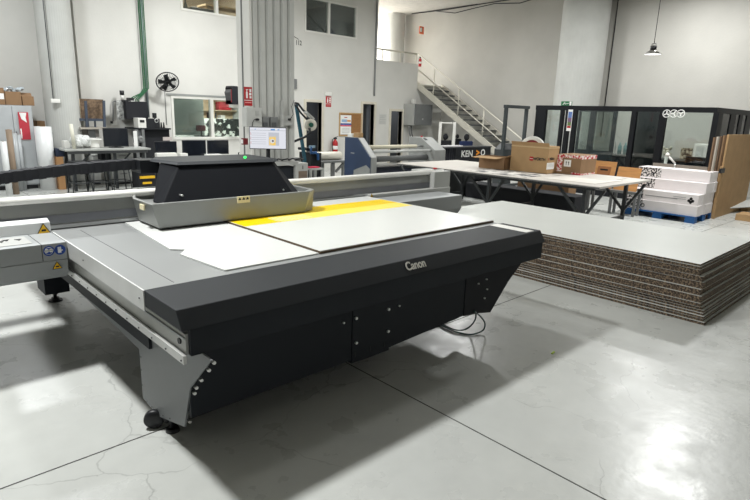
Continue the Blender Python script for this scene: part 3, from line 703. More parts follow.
# green cable bundle + conduit
gb = rpx('cable_bundle', 140, 50, 12.82, 'bundle of green cables dropping down the wall step to the black cabinet', 'cable')
for k in range(4):
    top = ay(138.5+.8*k, -3, 12.8); mid = ay(144.2+.7*k, 88, 12.8)
    pts = [Vector((mid.x+.02*k, 12.82, ZC)), Vector((mid.x+.02*k, 12.82, mid.z+.3)), Vector((mid.x+.02*k, 12.82, mid.z)), ay(140.5+k*.8, 93.5+k*.4, 12.74), ay(133+1.5*k, 97+1.0*k, 12.66), ay(127+4*k, 101.2, 12.6)]
    G().tube(pts, .0115).build('cable', green_cab, gb)
p = ay(147.6, 90, 12.84); tag(G().cyl((p.x-.02,12.84,p.z-.6), (p.x-.02,12.84,ZC), .03, 14).build('conduit', mat('conduit_grey', (128,138,140), .5)), 'grey vertical conduit beside the green cables on the wall', 'pipe')
# right-of-cabinet clutter: white box, camera, black box
wb2 = rpx('label_printer', 141, 127, 12.2, 'white cube-shaped box with black print beneath the black wall cabinet', 'box')
px_box(G(), 138, 118, 146.3, 128, 12.2, .25).build('body', white_pl, wb2, bevel=.008); px_box(G(), 140, 120, 144.5, 122.5, 12.195, .005).build('print', ink, wb2)
pb('storage_box', 146.5, 118.8, 154, 128, 12.2, .3, black2, 'black box right beside the white cube-shaped box', 'box', bevel=.006)
wc = rpx('web_camera', 155, 118, 12.3, 'small black camera perched above the black speaker left of the office window', 'camera')
px_box(G(), 153.5, 113, 156.8, 118, 12.3, .08).build('head', black, wc, bevel=.01); px_box(G(), 154.6, 117.5, 156, 119, 12.33, .03).build('neck', black, wc)
ls = rpx('desk_speaker', 157, 128, 12.25, 'black loudspeaker box with a round white cone ring left of the window', 'speaker')
px_box(G(), 153.5, 118.7, 160, 128, 12.25, .22).build('body', black2, ls, bevel=.006); p = ay(156.5, 120.6, 12.245); G().lathe((p.x,12.25,p.z), [(.045,0),(.045,.008),(.03,.008),(.03,0)], 20, axis=(0,-1,0)).build('cone_ring', steel, ls)
for k, x in enumerate((161.5, 164)): 
    p = ay(x, 128, 12.3); t = ay(x, 122.3, 12.3)
    tag(G().cyl((p.x,12.3,p.z+.002),(p.x,12.3,t.z), .022, 12, .012).build('spray_bottle', black), ['small black bottle next to the black speaker', 'small black bottle just left of the window frame'][k], 'bottle')
# dark shelving unit in the middle
su = root('equipment_rack', (ay(155,150,12.25).x, 12.4, 0), 'tall black equipment rack standing left of the office window', 'rack')
p, q = ay(135, 128, 12.2), ay(171, 129, 12.2)
G().box(p.x, q.x, 12.2, 12.8, p.z-.03, p.z).build('top_shelf', black2, su)
G().box(ay(144,130,12.3).x, q.x, 12.3, 12.8, .5, p.z-.03).build('rack_body', black2, su)
for x in (p.x+.03, ay(143,130,12.2).x): G().box(x-.03, x+.03, 12.2, 12.26, 0, p.z-.03).build('post', mgrey, su)
px_box(G(), 136.3, 130, 141, 143, 12.22, .2).build('power_unit', dgrey, su); pp = ay(141.5, 139.5, 12.18); G().lathe((pp.x,12.22,pp.z), [(.0,.02),(.02,.03),(.06,.03),(.08,0)], 20, axis=(0,-1,0)).build('round_dial', mgrey, su)
pb('note_strip', 133.6, 131, 137.3, 143, 11.9, .01, sign_white, 'narrow white ruled strip standing at the right edge of the wide black monitor', 'note', z0=zb)
pb('note_strip', 163, 137, 172, 140.5, 12.18, .01, mat('pinkish_paper', (196,186,182), .7), 'small pinkish paper label on the black rack under the window sill', 'note')
# monitors further right, stand on a second bench hidden behind the carriage
b2 = root('office_desk', (ay(190,158,11.2).x, 11.5, 0), 'long desk of black screens behind the print carriage', 'desk')
dz = ay(190, 158.5, 11.2).z; dx0, dx1 = ay(152, 158, 11.2).x, ay(244, 158, 11.2).x
G().box(dx0, dx1, 11.0, 11.42, dz-.035, dz).build('desktop', mat('bench_top', (176,178,174), .5), b2)
for x in (dx0+.05, dx1-.05): G().box(x-.03, x+.03, 11.05, 11.38, 0, dz-.035).build('leg', leg_m, b2)
monitor(154.5, 141.5, 177.3, 153.5, 11.25, 'short black monitor on the desk behind the carriage, leftmost there', dz+.001)
monitor(182.3, 140.3, 206.5, 157, 11.25, 'black monitor under the left pane of the office window', dz+.001)
monitor(207.4, 140.3, 229, 154, 11.27, 'black monitor under the right pane of the office window', dz+.001)
lp = root('label_plotter', (ay(167,157,11.15).x, 11.15, dz+.001), 'low white paper-feed device lying before the leftmost screen on the desk', 'device')
px_box(G(), 157, 153, 177, 158.2, 11.02, .12, z0=dz+.001).build('body', white_pl, lp, bevel=.01)
pb('paper_tray', 180.5, 153.5, 188, 158, 11.1, .15, white_pl, 'small white paper tray on the desk between the black screens', 'tray', z0=dz+.001, bevel=.004)
pb('paper_tray', 207.5, 154.3, 222, 158, 11.1, .15, white_pl, 'wide white paper tray on the desk under the right-hand black screen', 'tray', z0=dz+.001, bevel=.004)
fr = rpx('photo_frame', 241, 157, 11.2, 'small black-edged frame at the right end of the desk, by the green light', 'frame', dz+.001)
px_box(G(), 238.5, 152.3, 244.2, 158, 11.2, .02, z0=dz+.001).build('frame', black, fr); px_box(G(), 239.3, 153, 244.0, 158, 11.197, .003).build('picture', white_pl, fr)
# stools and cabinets under bench
def wire_stool(x, label):
    p = ay(x, 170, 11.25); r = root('wire_stool', (p.x, 11.2, 0), label, 'stool', None); s = .17
    G().cyl((p.x,11.2,.56),(p.x,11.2,.59), .17, 20).build('seat', black, r)
    for a, b in ((-1,-1),(1,-1),(1,1),(-1,1)): G().cyl((p.x+a*s,11.2+b*s,0),(p.x+a*.12,11.2+b*.12,.56), .011, 8).build('leg', leg_m, r)
    G().tube([(p.x-s*.9,11.2-s*.9,.2),(p.x+s*.9,11.2-s*.9,.2),(p.x+s*.9,11.2+s*.9,.2),(p.x-s*.9,11.2+s*.9,.2),(p.x-s*.9,11.2-s*.9,.2)], .009).build('foot_ring', leg_m, r)
    return r
wire_stool(78, 'dark wire-legged stool under the left end of the bench')
wire_stool(98, 'dark wire-legged stool under the middle of the bench')
wire_stool(118, 'dark wire-legged stool before the white cabinets under the bench')
def low_cab(x0, x1, y0, y1, Y, label, n=2):
    a, b = ay(x0, 170, Y).x, ay(x1, 170, Y).x; t = ay((x0+x1)/2, y0, Y).z
    r = root('low_cabinet', ((a+b)/2, Y, 0), label, 'cabinet')
    G().box(a, b, Y, Y+.5, .05, t).build('body', mat('cabinet_white', (200,201,198), .5), r, bevel=.006); G().box(a+.02, b-.02, Y+.02, Y+.48, 0, .05).build('plinth', black, r)
    for k in range(n):
        h = (t-.1)/n; d = G().box(a+.01, b-.01, Y-.012, Y, .07+k*h, .06+(k+1)*h).build('drawer', mat('cabinet_white', (200,201,198), .5), r, bevel=.003)
        G().box((a+b)/2-.07, (a+b)/2+.07, Y-.022, Y-.012, .03+(k+1)*h, .04+(k+1)*h).build('handle', dgrey, d)
low_cab(92.5, 101, 152.5, 180, 12.35, 'narrow white cabinet under the bench, leftmost of the white ones')
low_cab(112, 134, 152.5, 182, 12.1, 'wide white drawer cabinet on the floor under the right half of the bench', 3)
tag(px_box(G(), 101.5, 151.5, 111, 160, 12.1, .25).build('cable_tray', black2), 'black box hung under the bench top between the white cabinets', 'box')
fr2 = rpx('tool_trolley', 150, 190, 11.0, 'black tool bag with yellow trim on the floor left of the print carriage', 'bag', 0)
px_box(G(), 138, 165, 157, 190, 10.9, .35, z0=.0).build('body', black2, fr2, bevel=.03); px_box(G(), 140, 176, 155, 178.5, 10.88, .02).build('yellow_trim', sign_yel, fr2); px_box(G(), 143, 182, 152, 184, 10.88, .02).build('yellow_trim', sign_yel, fr2)
# wall fan
p = ay(167.5, 82, 12.62); fn = root('wall_fan', (p.x, 12.8, p.z), 'black caged fan mounted on the back wall above the office window', 'fan')
ctr = Vector((p.x, 12.62, p.z)); ax_ = Vector((-.3,-1,-.72)).normalized(); R_ = .24
G().cyl((p.x, 12.99, p.z-.12),(p.x,12.72,p.z-.05), .03, 12).build('wall_arm', black, fn); G().cyl(ctr-ax_*.02, ctr-ax_*.14, .06, 18).build('motor', black, fn)
u = ax_.cross(Z_).normalized(); v = ax_.cross(u)
cage = G().tube([ctr+(u*math.cos(a)+v*math.sin(a))*R_ for a in [2*PI*k/32 for k in range(33)]], .012, 6)
for rr in (.08,.16): cage.tube([ctr+ax_*.04+(u*math.cos(a)+v*math.sin(a))*rr for a in [2*PI*k/24 for k in range(25)]], .004, 5)
for k in range(36):
    a = 2*PI*k/36; e = u*math.cos(a)+v*math.sin(a); cage.tube([ctr+ax_*.05+e*.04, ctr+ax_*.045+e*.14, ctr+e*R_], .0042, 4)
cage.build('cage', black, fn)
for k in range(5):
    a = 2*PI*k/5; e = u*math.cos(a)+v*math.sin(a); f_ = ax_.cross(e)
    G().hexa([ctr+e*.03-f_*.02, ctr+e*.2-f_*.07, ctr+e*.2+f_*.04+ax_*.03, ctr+e*.03+f_*.03+ax_*.01], [q+ax_*.006 for q in (ctr+e*.03-f_*.02, ctr+e*.2-f_*.07, ctr+e*.2+f_*.04+ax_*.03, ctr+e*.03+f_*.03+ax_*.01)]).build('blade', black, fn)
G().cyl(ctr-ax_*.02, ctr+ax_*.03, .035, 16).build('hub', black, fn)
p = ay(165, 95, 12.99); q = ay(165.5, 125, 12.99); G().tube([(p.x,12.99,p.z+.15),(p.x,12.99,q.z)], .008).build('cable', mgrey, fn)
# hoist speaker on right of window
sp_ = rpx('wall_speaker', 236, 95, 12.3, 'black and grey angled loudspeaker mounted in front of the office window by the column', 'speaker')
a = ay(230.5, 90, 12.3).x; b = ay(239.3, 90, 12.3).x; m_ = ay(232, 90, 12.3).x; zt = ay(235, 86, 12.3).z; zb_ = ay(235, 104.5, 12.3).z
G().prism([(m_,zb_),(b,zb_),(b+.01,zt-.07),(b-.05,zt),(m_+.02,zt),(m_,zt-.05)], 'y', 12.3, 12.62).build('grille', black2, sp_)
G().prism([(a+.05,zb_+.04),(m_,zb_),(m_,zt-.05),(m_+.02,zt),(a+.05,zt-.06),(a,zt-.15)], 'y', 12.33, 12.6).build('cabinet_side', dgrey, sp_)
G().box(a+.04, m_-.02, 12.32, 12.33, zb_+.05, zb_+.35).build('red_stripe', mat('dull_red', (130,50,54), .6), sp_)
G().box(b, b+.12, 12.45, 12.52, zt-.3, zt-.15).build('bracket', white_pl, sp_); G().box(b+.1, b+.13, 12.4, 13.0, zt-.5, zt-.02).build('mount_plate', white_pl, sp_)
# ================================================================ CENTRE
def fire_sign(x0, y0, x1, y1, Y, label, plane='y', txt=True):
    p, q = ay(x0, y0, Y), ay(x1, y1, Y); r = rpx('fire_sign', (x0+x1)/2, y1, Y, label, 'sign')
    w = q.x-p.x; h = p.z-q.z; cx = (p.x+q.x)/2
    G().box(p.x, q.x, Y-.006, Y, q.z, p.z).build('plate', red_m, r)
    e = Y-.008; g = G()
    g.box(p.x+w*.22, p.x+w*.44, e, Y-.006, q.z+h*.40, q.z+h*.74); g.box(p.x+w*.28, p.x+w*.38, e, Y-.006, q.z+h*.74, q.z+h*.84); g.box(p.x+w*.22, p.x+w*.52, e, Y-.006, q.z+h*.84, q.z+h*.88)
    g.build('extinguisher_icon', sign_white, r)
    g = G(); 
    for k, (a_, b_) in enumerate(((.40,.52),(.56,.70),(.74,.9))): g.box(p.x+w*(.62 if k % 2 else .66), p.x+w*.9, e, Y-.006, q.z+h*a_, q.z+h*b_)
    g.build('flame_icon', sign_white, r)
    G().box(p.x, q.x, e, Y-.006, q.z+h*.28, q.z+h*.31).build('divider', sign_white, r)
    G().box(p.x+w*.1, p.x+w*.9, e, Y-.006, q.z+h*.15, q.z+h*.20).build('caption_strip', mat('sign_pink', (226,150,150), .5), r)
    return r
fire_sign(243.8, 86.7, 252.2, 106, YC-.021, 'red fire extinguisher sign on the flat left strip of the fluted column')
fire_sign(325.8, 96.2, 331, 107, YB-.001, 'red fire extinguisher sign on the white wall right of the first dark doorway')
pb('emergency_light', 325.5, 92, 332, 95.6, YB-.05, .05, white_pl, 'small white emergency light above the red sign on the white wall', 'light', bevel=.006)
# electrical boxes on column
eb = rpx('electrical_panel', 256, 127, YC-.13, 'tall grey electrical box with plugs on the fluted column, left of its pair of sockets', 'electrical box')
px_box(G(), 246.5, 107.5, 262, 127, YC-.13, .13).build('housing', mat('box_grey', (190,191,187), .5), eb, bevel=.006)
px_box(G(), 256, 111, 259, 115.5, YC-.14, .01).build('switch', lgrey, eb); p = ay(257, 119.5, YC-.15); G().cyl((p.x,YC-.13,p.z),(p.x,YC-.19,p.z), .018, 12).build('plug', black, eb)
G().tube([p, p+Vector((-.05,-.01,.0)), p+Vector((-.08,0,-.05)), p+Vector((-.09,0,-.15))], .005).build('cable', black, eb)
for x, lb in ((262.3, 'left one of the two small grey sockets on the fluted column'), (271, 'right one of the two small grey sockets on the fluted column')):
    s_ = rpx('industrial_socket', x+3.5, 128, YC-.08, lb, 'socket'); px_box(G(), x, 117, x+7.2, 128.5, YC-.08, .08).build('housing', mgrey, s_, bevel=.008); px_box(G(), x+1.5, 122.5, x+5.5, 127, YC-.095, .015).build('cover', dgrey, s_, bevel=.004)
s_ = rpx('wall_socket', 288, 122, YC-.06, 'pale grey socket box with a black plug on the right edge of the fluted column', 'socket')
px_box(G(), 282.5, 115.5, 293, 125.5, YC-.06, .06).build('housing', lgrey, s_, bevel=.006); p = ay(289.5, 119.5, YC-.08); G().cyl((p.x,YC-.06,p.z),(p.x,YC-.1,p.z), .018, 12).build('plug', black, s_)
G().tube([p+Vector((0,-.02,0)), p+Vector((.05,-.03,.08)), p+Vector((.02,-.03,.2)), p+Vector((.07,-.03,.3))], .005).build('cable', black, s_)
rb_ = rpx('alarm_button', 245, 141, YC-.1, 'small dark red alarm box on the left corner of the fluted column', 'alarm')
px_box(G(), 243.5, 138.3, 248.2, 144.8, YC-.09, .07).build('box', mat('dark_red', (112,28,34), .5), rb_, bevel=.006); px_box(G(), 242.3, 139.5, 243.6, 143.5, YC-.08, .04).build('side_tag', sign_white, rb_)
# operator monitor
d_ = ray(268,140); d_ = Vector((d_.x, d_.y, 0)).normalized(); rt = Vector((d_.y, -d_.x, 0)); 
Pm = ay(268, 138.2, 6.9)
om = root('operator_screen', (Pm.x, Pm.y, .0), 'lit monitor showing a yellow picture, on a stand before the fluted column', 'monitor')
dist = (Pm-EYE).dot(RM @ Vector((0,0,-1))); k_ = dist/FP; hw, hh = 18.2*k_, 10.9*k_
up_ = Z_
G().obox(Pm+d_*.02, rt*hw, d_*.018, up_*hh).build('screen_shell', black, om, bevel=.004)
scr = mat('screen_white', (238,240,248), .3, emit=.85, var=0)
S0 = Pm-d_*.0005
G().obox(S0, rt*(hw-.008), d_*.001, up_*(hh-.01)).build('screen', scr, om)
def sblock(u0, v0, u1, v1, m, nm):
    c_ = S0-d_*.0018+rt*((u0+u1)/2*hw)+up_*((v0+v1)/2*hh); G().obox(c_, rt*((u1-u0)/2*hw), d_*.0006, up_*((v1-v0)/2*hh)).build(nm, m, om)
sblock(-.95,.68,.95,.72, mat('ui_grey', (200,204,214), .4, emit=.7), 'toolbar_line')
sblock(.15,.72,.38,.84, mat('ui_blue', (90,160,230), .4, emit=.8), 'blue_button'); sblock(.52,.74,.62,.82, MATS['ui_blue'], 'blue_button'); sblock(-.7,.74,-.66,.82, MATS['ui_blue'], 'blue_button')
sblock(.03,-.66,.60,.52, mat('ui_pane', (214,218,228), .4, emit=.75), 'preview_pane'); sblock(.06,-.64,.42,.16, mat('ui_yellow', (255,206,0), .4, emit=1.0), 'yellow_picture')
c_ = S0-d_*.003+rt*(.23*hw)+up_*(-.24*hh); G().cyl(c_+d_*.001, c_-d_*.0008, .032, 18).build('picture_motif', mat('ui_white', (240,240,240), .4, emit=.8), om); G().cyl(c_-d_*.0008+rt*.008, c_-d_*.002+rt*.008, .014, 12).build('picture_motif', mat('ui_dark', (90,60,60), .5, emit=.5), om)
for v_ in (.42,.24,.02,-.16,-.36,-.54): sblock(-.88, v_, -.1, v_+.03, MATS['ui_grey'], 'list_row')
for v_ in (.3,-.1,-.5): sblock(-.93, v_-.05, -.91, v_+.2, mat('ui_red', (230,120,110), .4, emit=.7), 'list_marker')
G().bar(Pm+d_*.05+up_*(-hh*.5), Vector((Pm.x,Pm.y,0))+d_*.05+Vector((0,0,.8)), .05, .03).build('stand_pole', black, om)
# control cart under monitor
ctl = root('control_cart', (ay(283,160,7.0).x, 7.1, 0), 'light grey steel control cart under the lit monitor', 'cart')
x0, x1 = ay(262, 160, 7.0).x, ay(298.5, 160, 7.0).x; zt = ay(285, 162.3, 7.0).z
G().box(x0, x1, 7.0, 7.5, zt-.05, zt).build('top_plate', lgrey, ctl, bevel=.004)
for x in (x0+.02, x1-.035): G().box(x-.02, x+.035, 7.0, 7.05, 0, zt-.05).build('leg', lgrey, ctl); G().box(x-.02, x+.035, 7.44, 7.49, 0, zt-.05).build('leg', lgrey, ctl)
G().box(x0+.05, x1-.05, 7.05, 7.4, .25, zt-.07).build('equipment_drawer', dark_panel, ctl, bevel=.004); G().box(x0+.03, x1-.03, 7.03, 7.42, .18, .22).build('lower_shelf', lgrey, ctl)
G().box(x1-.01, x1+.04, 7.44, 7.49, zt, zt+.9).build('upright', lgrey, ctl)
g = G()
for k in range(5): g.tube([(x0+.2+.13*k, 7.2, zt+.012), (x0+.28+.13*k, 7.15+.04*(k%2), zt+.035), (x0+.36+.13*k, 7.2, zt+.012)], .011)
tag(g.build('coiled_cables', black), 'loose black cables lying on the grey control cart', 'cable')
# grey drum shaped bin/printer beside
gp = rpx('floor_unit', 306, 178, 7.6, 'boxy grey unit with a brown lower panel right of the control cart', 'machine', 0)
a, b = ay(300, 160, 7.6).x, ay(308, 160, 7.6).x; c2 = ay(312, 160, 7.6).x; zt = ay(304, 163, 7.6).z; zt2 = ay(306, 157.5, 8.0).z
G().box(ay(297.5,160,7.6).x, b, 7.6, 8.0, 0, zt).build('front_body', lgrey, gp, bevel=.006); G().box(a-.02, c2+.06, 8.0, 8.4, 0, zt2).build('rear_body', mgrey, gp, bevel=.006)
G().box(ay(297.5,160,7.6).x+.02, b-.02, 7.595, 7.6, .35, ay(303,171,7.6).z).build('brown_panel', mat('brown_panel', (128,112,98), .7), gp)
G().box(a+.05, b-.1, 7.595, 7.6, zt-.1, zt-.04).build('dark_label', dgrey, gp)
# tape dispenser stand (tall arm with white roll)
ts = rpx('wrapping_stand', 312, 178, 8.3, 'tall teal and black stand carrying a white tape roll, right of the fluted column', 'stand', 0)
def W8(x, y, Y=8.3): return ay(x, y, Y)
tl = mat('teal_steel', (30,86,104), .5)
G().bar(W8(296,104), W8(304.5,158), .045, .05).build('slanted_post', tl, ts); G().bar(W8(304.5,158), Vector((W8(304.5,158).x, 8.3, 0)), .05, .05).build('lower_post', tl, ts)
G().tube([W8(292,106,8.2), W8(295,103,8.2), W8(298,103.5,8.2), W8(303,110,8.2), W8(307,113,8.2)], .02).build('top_arm', black, ts)
G().tube([W8(295,104.5,8.15), W8(301,113,8.15), W8(307.5,120,8.15)], .018).build('link_arm', black, ts)
ctr = W8(310.5, 125, 8.1); na = Vector((-.45,-.9,.05)).normalized()
G().lathe(ctr, [(.03,-.06),(.105,-.06),(.105,.06),(.03,.06),(.03,-.06)], 28, axis=na).build('tape_roll', mat('roll_cream', (206,202,190), .5), ts)
G().cyl(ctr+na*.06, ctr+na*.075, .04, 18).build('hub', mat('hub_green', (24,84,68), .5), ts)
G().bar(W8(305.5,112,8.12), W8(313,119,8.12), .09, .03).build('guard_plate', lgrey, ts)
G().tube([W8(309.5,128,7.98), W8(310,133,8.0), W8(305,137,8.0), W8(294,141.5,8.0)], .022).build('handle_lever', black, ts)
# blue press / seat thing
bp_ = rpx('bench_press_tool', 314, 165, 8.5, 'black floor tool with a blue tubular handle before the first dark doorway', 'tool', 0)
G().box(W8(311.5,160,8.5).x, W8(321.5,160,8.5).x, 8.5, 8.9, .35, ay(315,153,8.5).z).build('body', black2, bp_, bevel=.01)
G().box(W8(307,150,8.5).x, W8(313,150,8.5).x, 8.5, 8.8, .9, ay(310,148,8.5).z-.0).build('side_box', black2, bp_, bevel=.01) 
G().tube([W8(311,146.5,8.45), W8(311,154,8.45)], .02).build('blue_post', mat('bright_blue', (36,90,150), .4), bp_)
G().tube([W8(312,152.8,8.45), W8(316,152.6,8.45), W8(318,154.5,8.45), W8(318,160,8.45)], .024).build('blue_tube', MATS['bright_blue'], bp_)
G().box(W8(309.5,147,8.45).x, W8(315,147,8.45).x, 8.44, 8.47, ay(312,148,8.45).z, ay(312,145.5,8.45).z).build('grip_plate', mat('pale_blue', (150,180,200), .5), bp_)
G().box(W8(311.5,160,8.5).x+.02, W8(321.5,160,8.5).x-.02, 8.55, 8.85, 0, .35).build('base', dgrey, bp_)
# small table
st = rpx('side_table', 315, 175, 7.9, 'small light grey table with a red cloth between column and laminator', 'table', 0)
a, b = ay(309, 168, 7.9).x, ay(322.5, 168, 7.9).x; zt = ay(315, 168.2, 7.9).z
G().box(a, b, 7.85, 8.12, zt-.03, zt).build('top', lgrey, st); 
for x in (a+.02, b-.02): 
    for y in (7.88, 8.09): G().box(x-.02, x+.02, y-.02, y+.02, 0, zt-.03).build('leg', lgrey, st)
tag(G().box(a+.02, a+.24, 7.9, 8.05, zt+.001, zt+.02).build('cleaning_cloth', mat('crimson_cloth', (190,40,70), .9), bevel=.006), 'folded crimson cloth on the small grey table', 'cloth')
# shelf table with white media roll
mt = rpx('media_table', 335, 175, 9.0, 'grey metal table carrying a wide roll of white media, left of the laminator', 'table', 0)
a, b = ay(318.5, 160, 9.0).x, ay(348, 160, 9.0).x; zt = ay(333, 161, 9.0).z
G().box(a, b, 9.0, 9.5, zt-.04, zt).build('top', mgrey, mt)
for x in (ay(335,160,9).x, b-.06): G().box(x-.03, x+.03, 9.05, 9.11, 0, zt-.04).build('leg', mgrey, mt); G().box(x-.03, x+.03, 9.4, 9.46, 0, zt-.04).build('leg', mgrey, mt)
G().bar((ay(338,180,9).x, 9.08, .4), (b-.05, 9.08, zt-.06), .04, .04).build('brace', mgrey, mt)
tag(G().cyl((a+.02, 9.25, zt+.089), (b-.02, 9.25, zt+.085), .085, 24).build('media_roll', mat('media_white', (226,222,210), .6)), 'wide horizontal roll of off-white media lying on the grey metal table', 'roll')
# extinguisher on wall
def extinguisher(p, h, label):
    r = root('fire_extinguisher', p, label, 'fire extinguisher'); x, y, z = p; R = h*.16
    G().lathe((x,y,z), [(0,0),(R*.9,0),(R,.02),(R,h*.66),(R*.8,h*.76),(R*.35,h*.83),(R*.3,h*.88),(0,h*.88)], 20).build('cylinder', red_m, r)
    G().box(x-R*.5, x+R*.6, y-.02, y+.02, z+h*.88, z+h*.97).build('valve', black, r); G().bar((x-R*.2,y,z+h*.97),(x+R*1.2,y,z+h*1.03), .02, .015).build('lever', dgrey, r)
    G().tube([(x-R*.5,y,z+h*.92),(x-R*1.3,y,z+h*.85),(x-R*1.35,y,z+h*.5),(x-R*1.2,y-.01,z+h*.2)], R*.14).build('hose', black, r)
    G().lathe((x,y,z+h*.3), [(R*1.01,0),(R*1.02,.001),(R*1.02,h*.2),(R*1.01,h*.2)], 20).build('label_band', sign_white, r)
p = ay(335, 154.5, 12.85); h = ay(335, 137, 12.85).z-p.z
extinguisher((p.x, 12.85, p.z), h, 'red fire extinguisher hanging on the white wall left of the cork board')
# cork board with poster
p, q = ay(339.8, 113.5, YB), ay(360.5, 135, YB)
cb = root('cork_board', ((p.x+q.x)/2, YB, q.z), 'brown cork notice board on the white wall between the doorways', 'board')
G().box(p.x, q.x, YB-.025, YB-.001, q.z, p.z).build('cork', cork_m, cb); fw = .03; fm = mat('board_frame', (188,156,110), .5)
G().box(p.x-fw, q.x+fw, YB-.035, YB-.001, p.z, p.z+fw).build('frame_rail', fm, cb); G().box(p.x-fw, q.x+fw, YB-.035, YB-.001, q.z-fw, q.z).build('frame_rail', fm, cb)
G().box(p.x-fw, p.x, YB-.035, YB-.001, q.z, p.z).build('frame_rail', fm, cb); G().box(q.x, q.x+fw, YB-.035, YB-.001, q.z, p.z).build('frame_rail', fm, cb)
p, q = ay(340.5, 115, YB-.03), ay(350.8, 134.5, YB-.03); w = q.x-p.x; h = p.z-q.z
cp_ = G().box(p.x, q.x, YB-.037, YB-.0355, q.z, p.z).build('poster', sign_white); tag(cp_, 'white poster with blue and pink bands pinned left on the cork board', 'poster')
def strip(v0, v1, m, u0=.05, u1=.95, nm='printed_band'): G().box(p.x+w*u0, p.x+w*u1, YB-.0385, YB-.037, q.z+h*v0, q.z+h*v1).build(nm, m, cp_)
strip(.50,.58, sign_blue, .0, 1); strip(.42,.49, mat('poster_pink', (206,70,100), .5), 0, 1); strip(.64,.78, mat('poster_sky', (150,180,210), .5), .1, .6); strip(.66,.76, mat('poster_orange', (214,150,90), .5), .62, .95); strip(.86,.9, red_m, .35, .62)
for k in range(4): strip(.1+.07*k, .12+.07*k, lgrey, .15, .85)
# faint note between doors and black letters, small sign
p, q = ay(379, 114, YB), ay(386, 124.5, YB); nt_ = G().box(p.x, q.x, YB-.004, YB-.001, q.z, p.z).build('wall_notice', mat('notice_grey', (202,202,198), .8)); tag(nt_, 'faint printed white notice on the wall between the second and third doorway', 'notice')
w = q.x-p.x; h = p.z-q.z
for k in range(5): G().box(p.x+w*.1, p.x+w*(.9-.1*(k%2)), YB-.005, YB-.004, p.z-h*(.15+.17*k)-.015, p.z-h*(.15+.17*k)).build('text_line', lgrey, nt_)
wl = root('wall_lettering', ay(296, 45, YB), 'small black handwritten marks high on the white wall by the fluted column', 'lettering')
p = ay(298.6, 43, YB); text('112', .17, (p.x, YB-.003, p.z), (1,0,0), (0,0,1), ink, wl, 'digits', .001, .002, .8)
G().obox((p.x-.1, YB-.004, p.z+.13), (.1,0,-.04), (0,.002,0), (0,0,.008)).build('stroke', ink, wl)
# pipe at wall corner
p = ay(374, 0, YB-.04); q = ay(374.3, 96, YB-.04); tag(G().cyl((q.x,YB-.04,q.z),(q.x,YB-.04,ZC), .025, 12).build('drain_pipe', mat('pipe_grey', (140,142,142), .5)), 'thin grey pipe running down the white wall left of the mezzanine opening', 'pipe')
pb('junction_box', 294.5, 79, 297, 89, YB-.06, .06, mgrey, 'small grey box on the white wall just right of the fluted column', 'electrical box')
# grey wall cabinets below the stairs
p, q = ay(416, 104, 12.5), ay(431.5, 125.5, 12.5)
wk = root('utility_cabinet', ((p.x+q.x)/2, 12.7, q.z), 'dark grey wall cabinet with its lit side coloured pale, below the top of the stairs', 'cabinet')
G().box(p.x, q.x+.0, 12.5, 12.99, q.z, p.z).build('body', mat('cab_shadow_grey', (112,114,114), .6), wk)
G().box(ay(409.5,110,12.72).x, p.x, 12.55, 12.99, q.z, p.z).build('side_box', lgrey, wk); G().cyl((p.x+.35,12.5,q.z+.2),(p.x+.35,12.49,q.z+.2), .03, 14).build('lock', lgrey, wk)  # left side coloured pale to imitate light falling on it
p = ay(413.5, 102, 12.8); tag(G().box(p.x-.06, p.x+.06, 12.75, 12.85, p.z-.05, p.z+.08).build('motion_sensor', white_pl, bevel=.01), 'tiny white sensor on top of the pale utility cabinet', 'sensor')
for k, x in enumerate((409, 411)):
    g = G().tube([ay(x,126,12.7), ay(x+.6,133,12.7), ay(x+2.5,140,12.75), ay(x+4,147,12.8)], .02); tag(g.build('hanging_cable', [mgrey, dgrey][k]), ['grey cable hanging below the utility cabinet, on the left', 'dark cable hanging below the utility cabinet, on the right'][k], 'cable')
# ---------------------------------------------------------------- roll laminator
YL = 7.5
XL = ay(371.5, 158, YL).x-.02
def LY(a, b): q = ax(a, b, XL); return (q.y, q.z)
yk = LY(345,137)[0]; zk = LY(345,137)[1]
lam = root('roll_laminator', (XL+1, 7.9, 0), 'long roll laminator with blue and grey ends and horizontal rollers', 'laminator')
lg = mat('lam_grey', (150,152,150), .45); slate = mat('slate_blue', (48,54,68), .5)
ysl = LY(357,137)[0]; yf_ = LY(371.5,158)[0]; zf_ = LY(371.5,158)[1]
G().prism([(yk,0),(yk,zk),(ysl,zk),(yf_+.04,zf_+.01),(yf_+.04,zf_-.35),(yk-.25,.5),(yk-.25,0)], 'x', XL, XL+.02).build('blue_side', blue_m, lam)
G().prism([(yk,0),(yk,zk+.005),(ysl-.02,zk+.005),(YL,zf_),(YL,0)], 'x', XL+.02, XL+.16).build('end_frame', lg, lam, bevel=.008)
G().prism([(YL+.01,.0),(YL+.01,.62),(YL+.12,.68),(yk-.28,.56),(yk-.28,0)], 'x', XL-.008, XL-.001).build('lower_panel', lg, lam)
G().box(XL-.012, XL-.008, YL+.12, YL+.2, .25, .5).build('vent', dgrey, lam)
q = ax(352.5, 153, XL-.001); G().box(XL-.002, XL, q.y-.05, q.y+.05, q.z-.006, q.z+.006).build('emblem', lgrey, lam)
xr0, xr1 = ay(433, 150, YL+.05).x, ay(445.5, 155, YL).x
zr1 = ay(440, 137.3, YL+.4).z; zr2 = ay(446, 150, YL).z; zr3 = ay(446, 170, YL).z
G().prism([(yk,.0),(yk,zr1),(ysl,zr1),(YL,zr2),(YL,zr3),(YL+.1,zr3-.02),(YL+.1,0)], 'x', xr0, xr1).build('end_frame', lg, lam, bevel=.008)
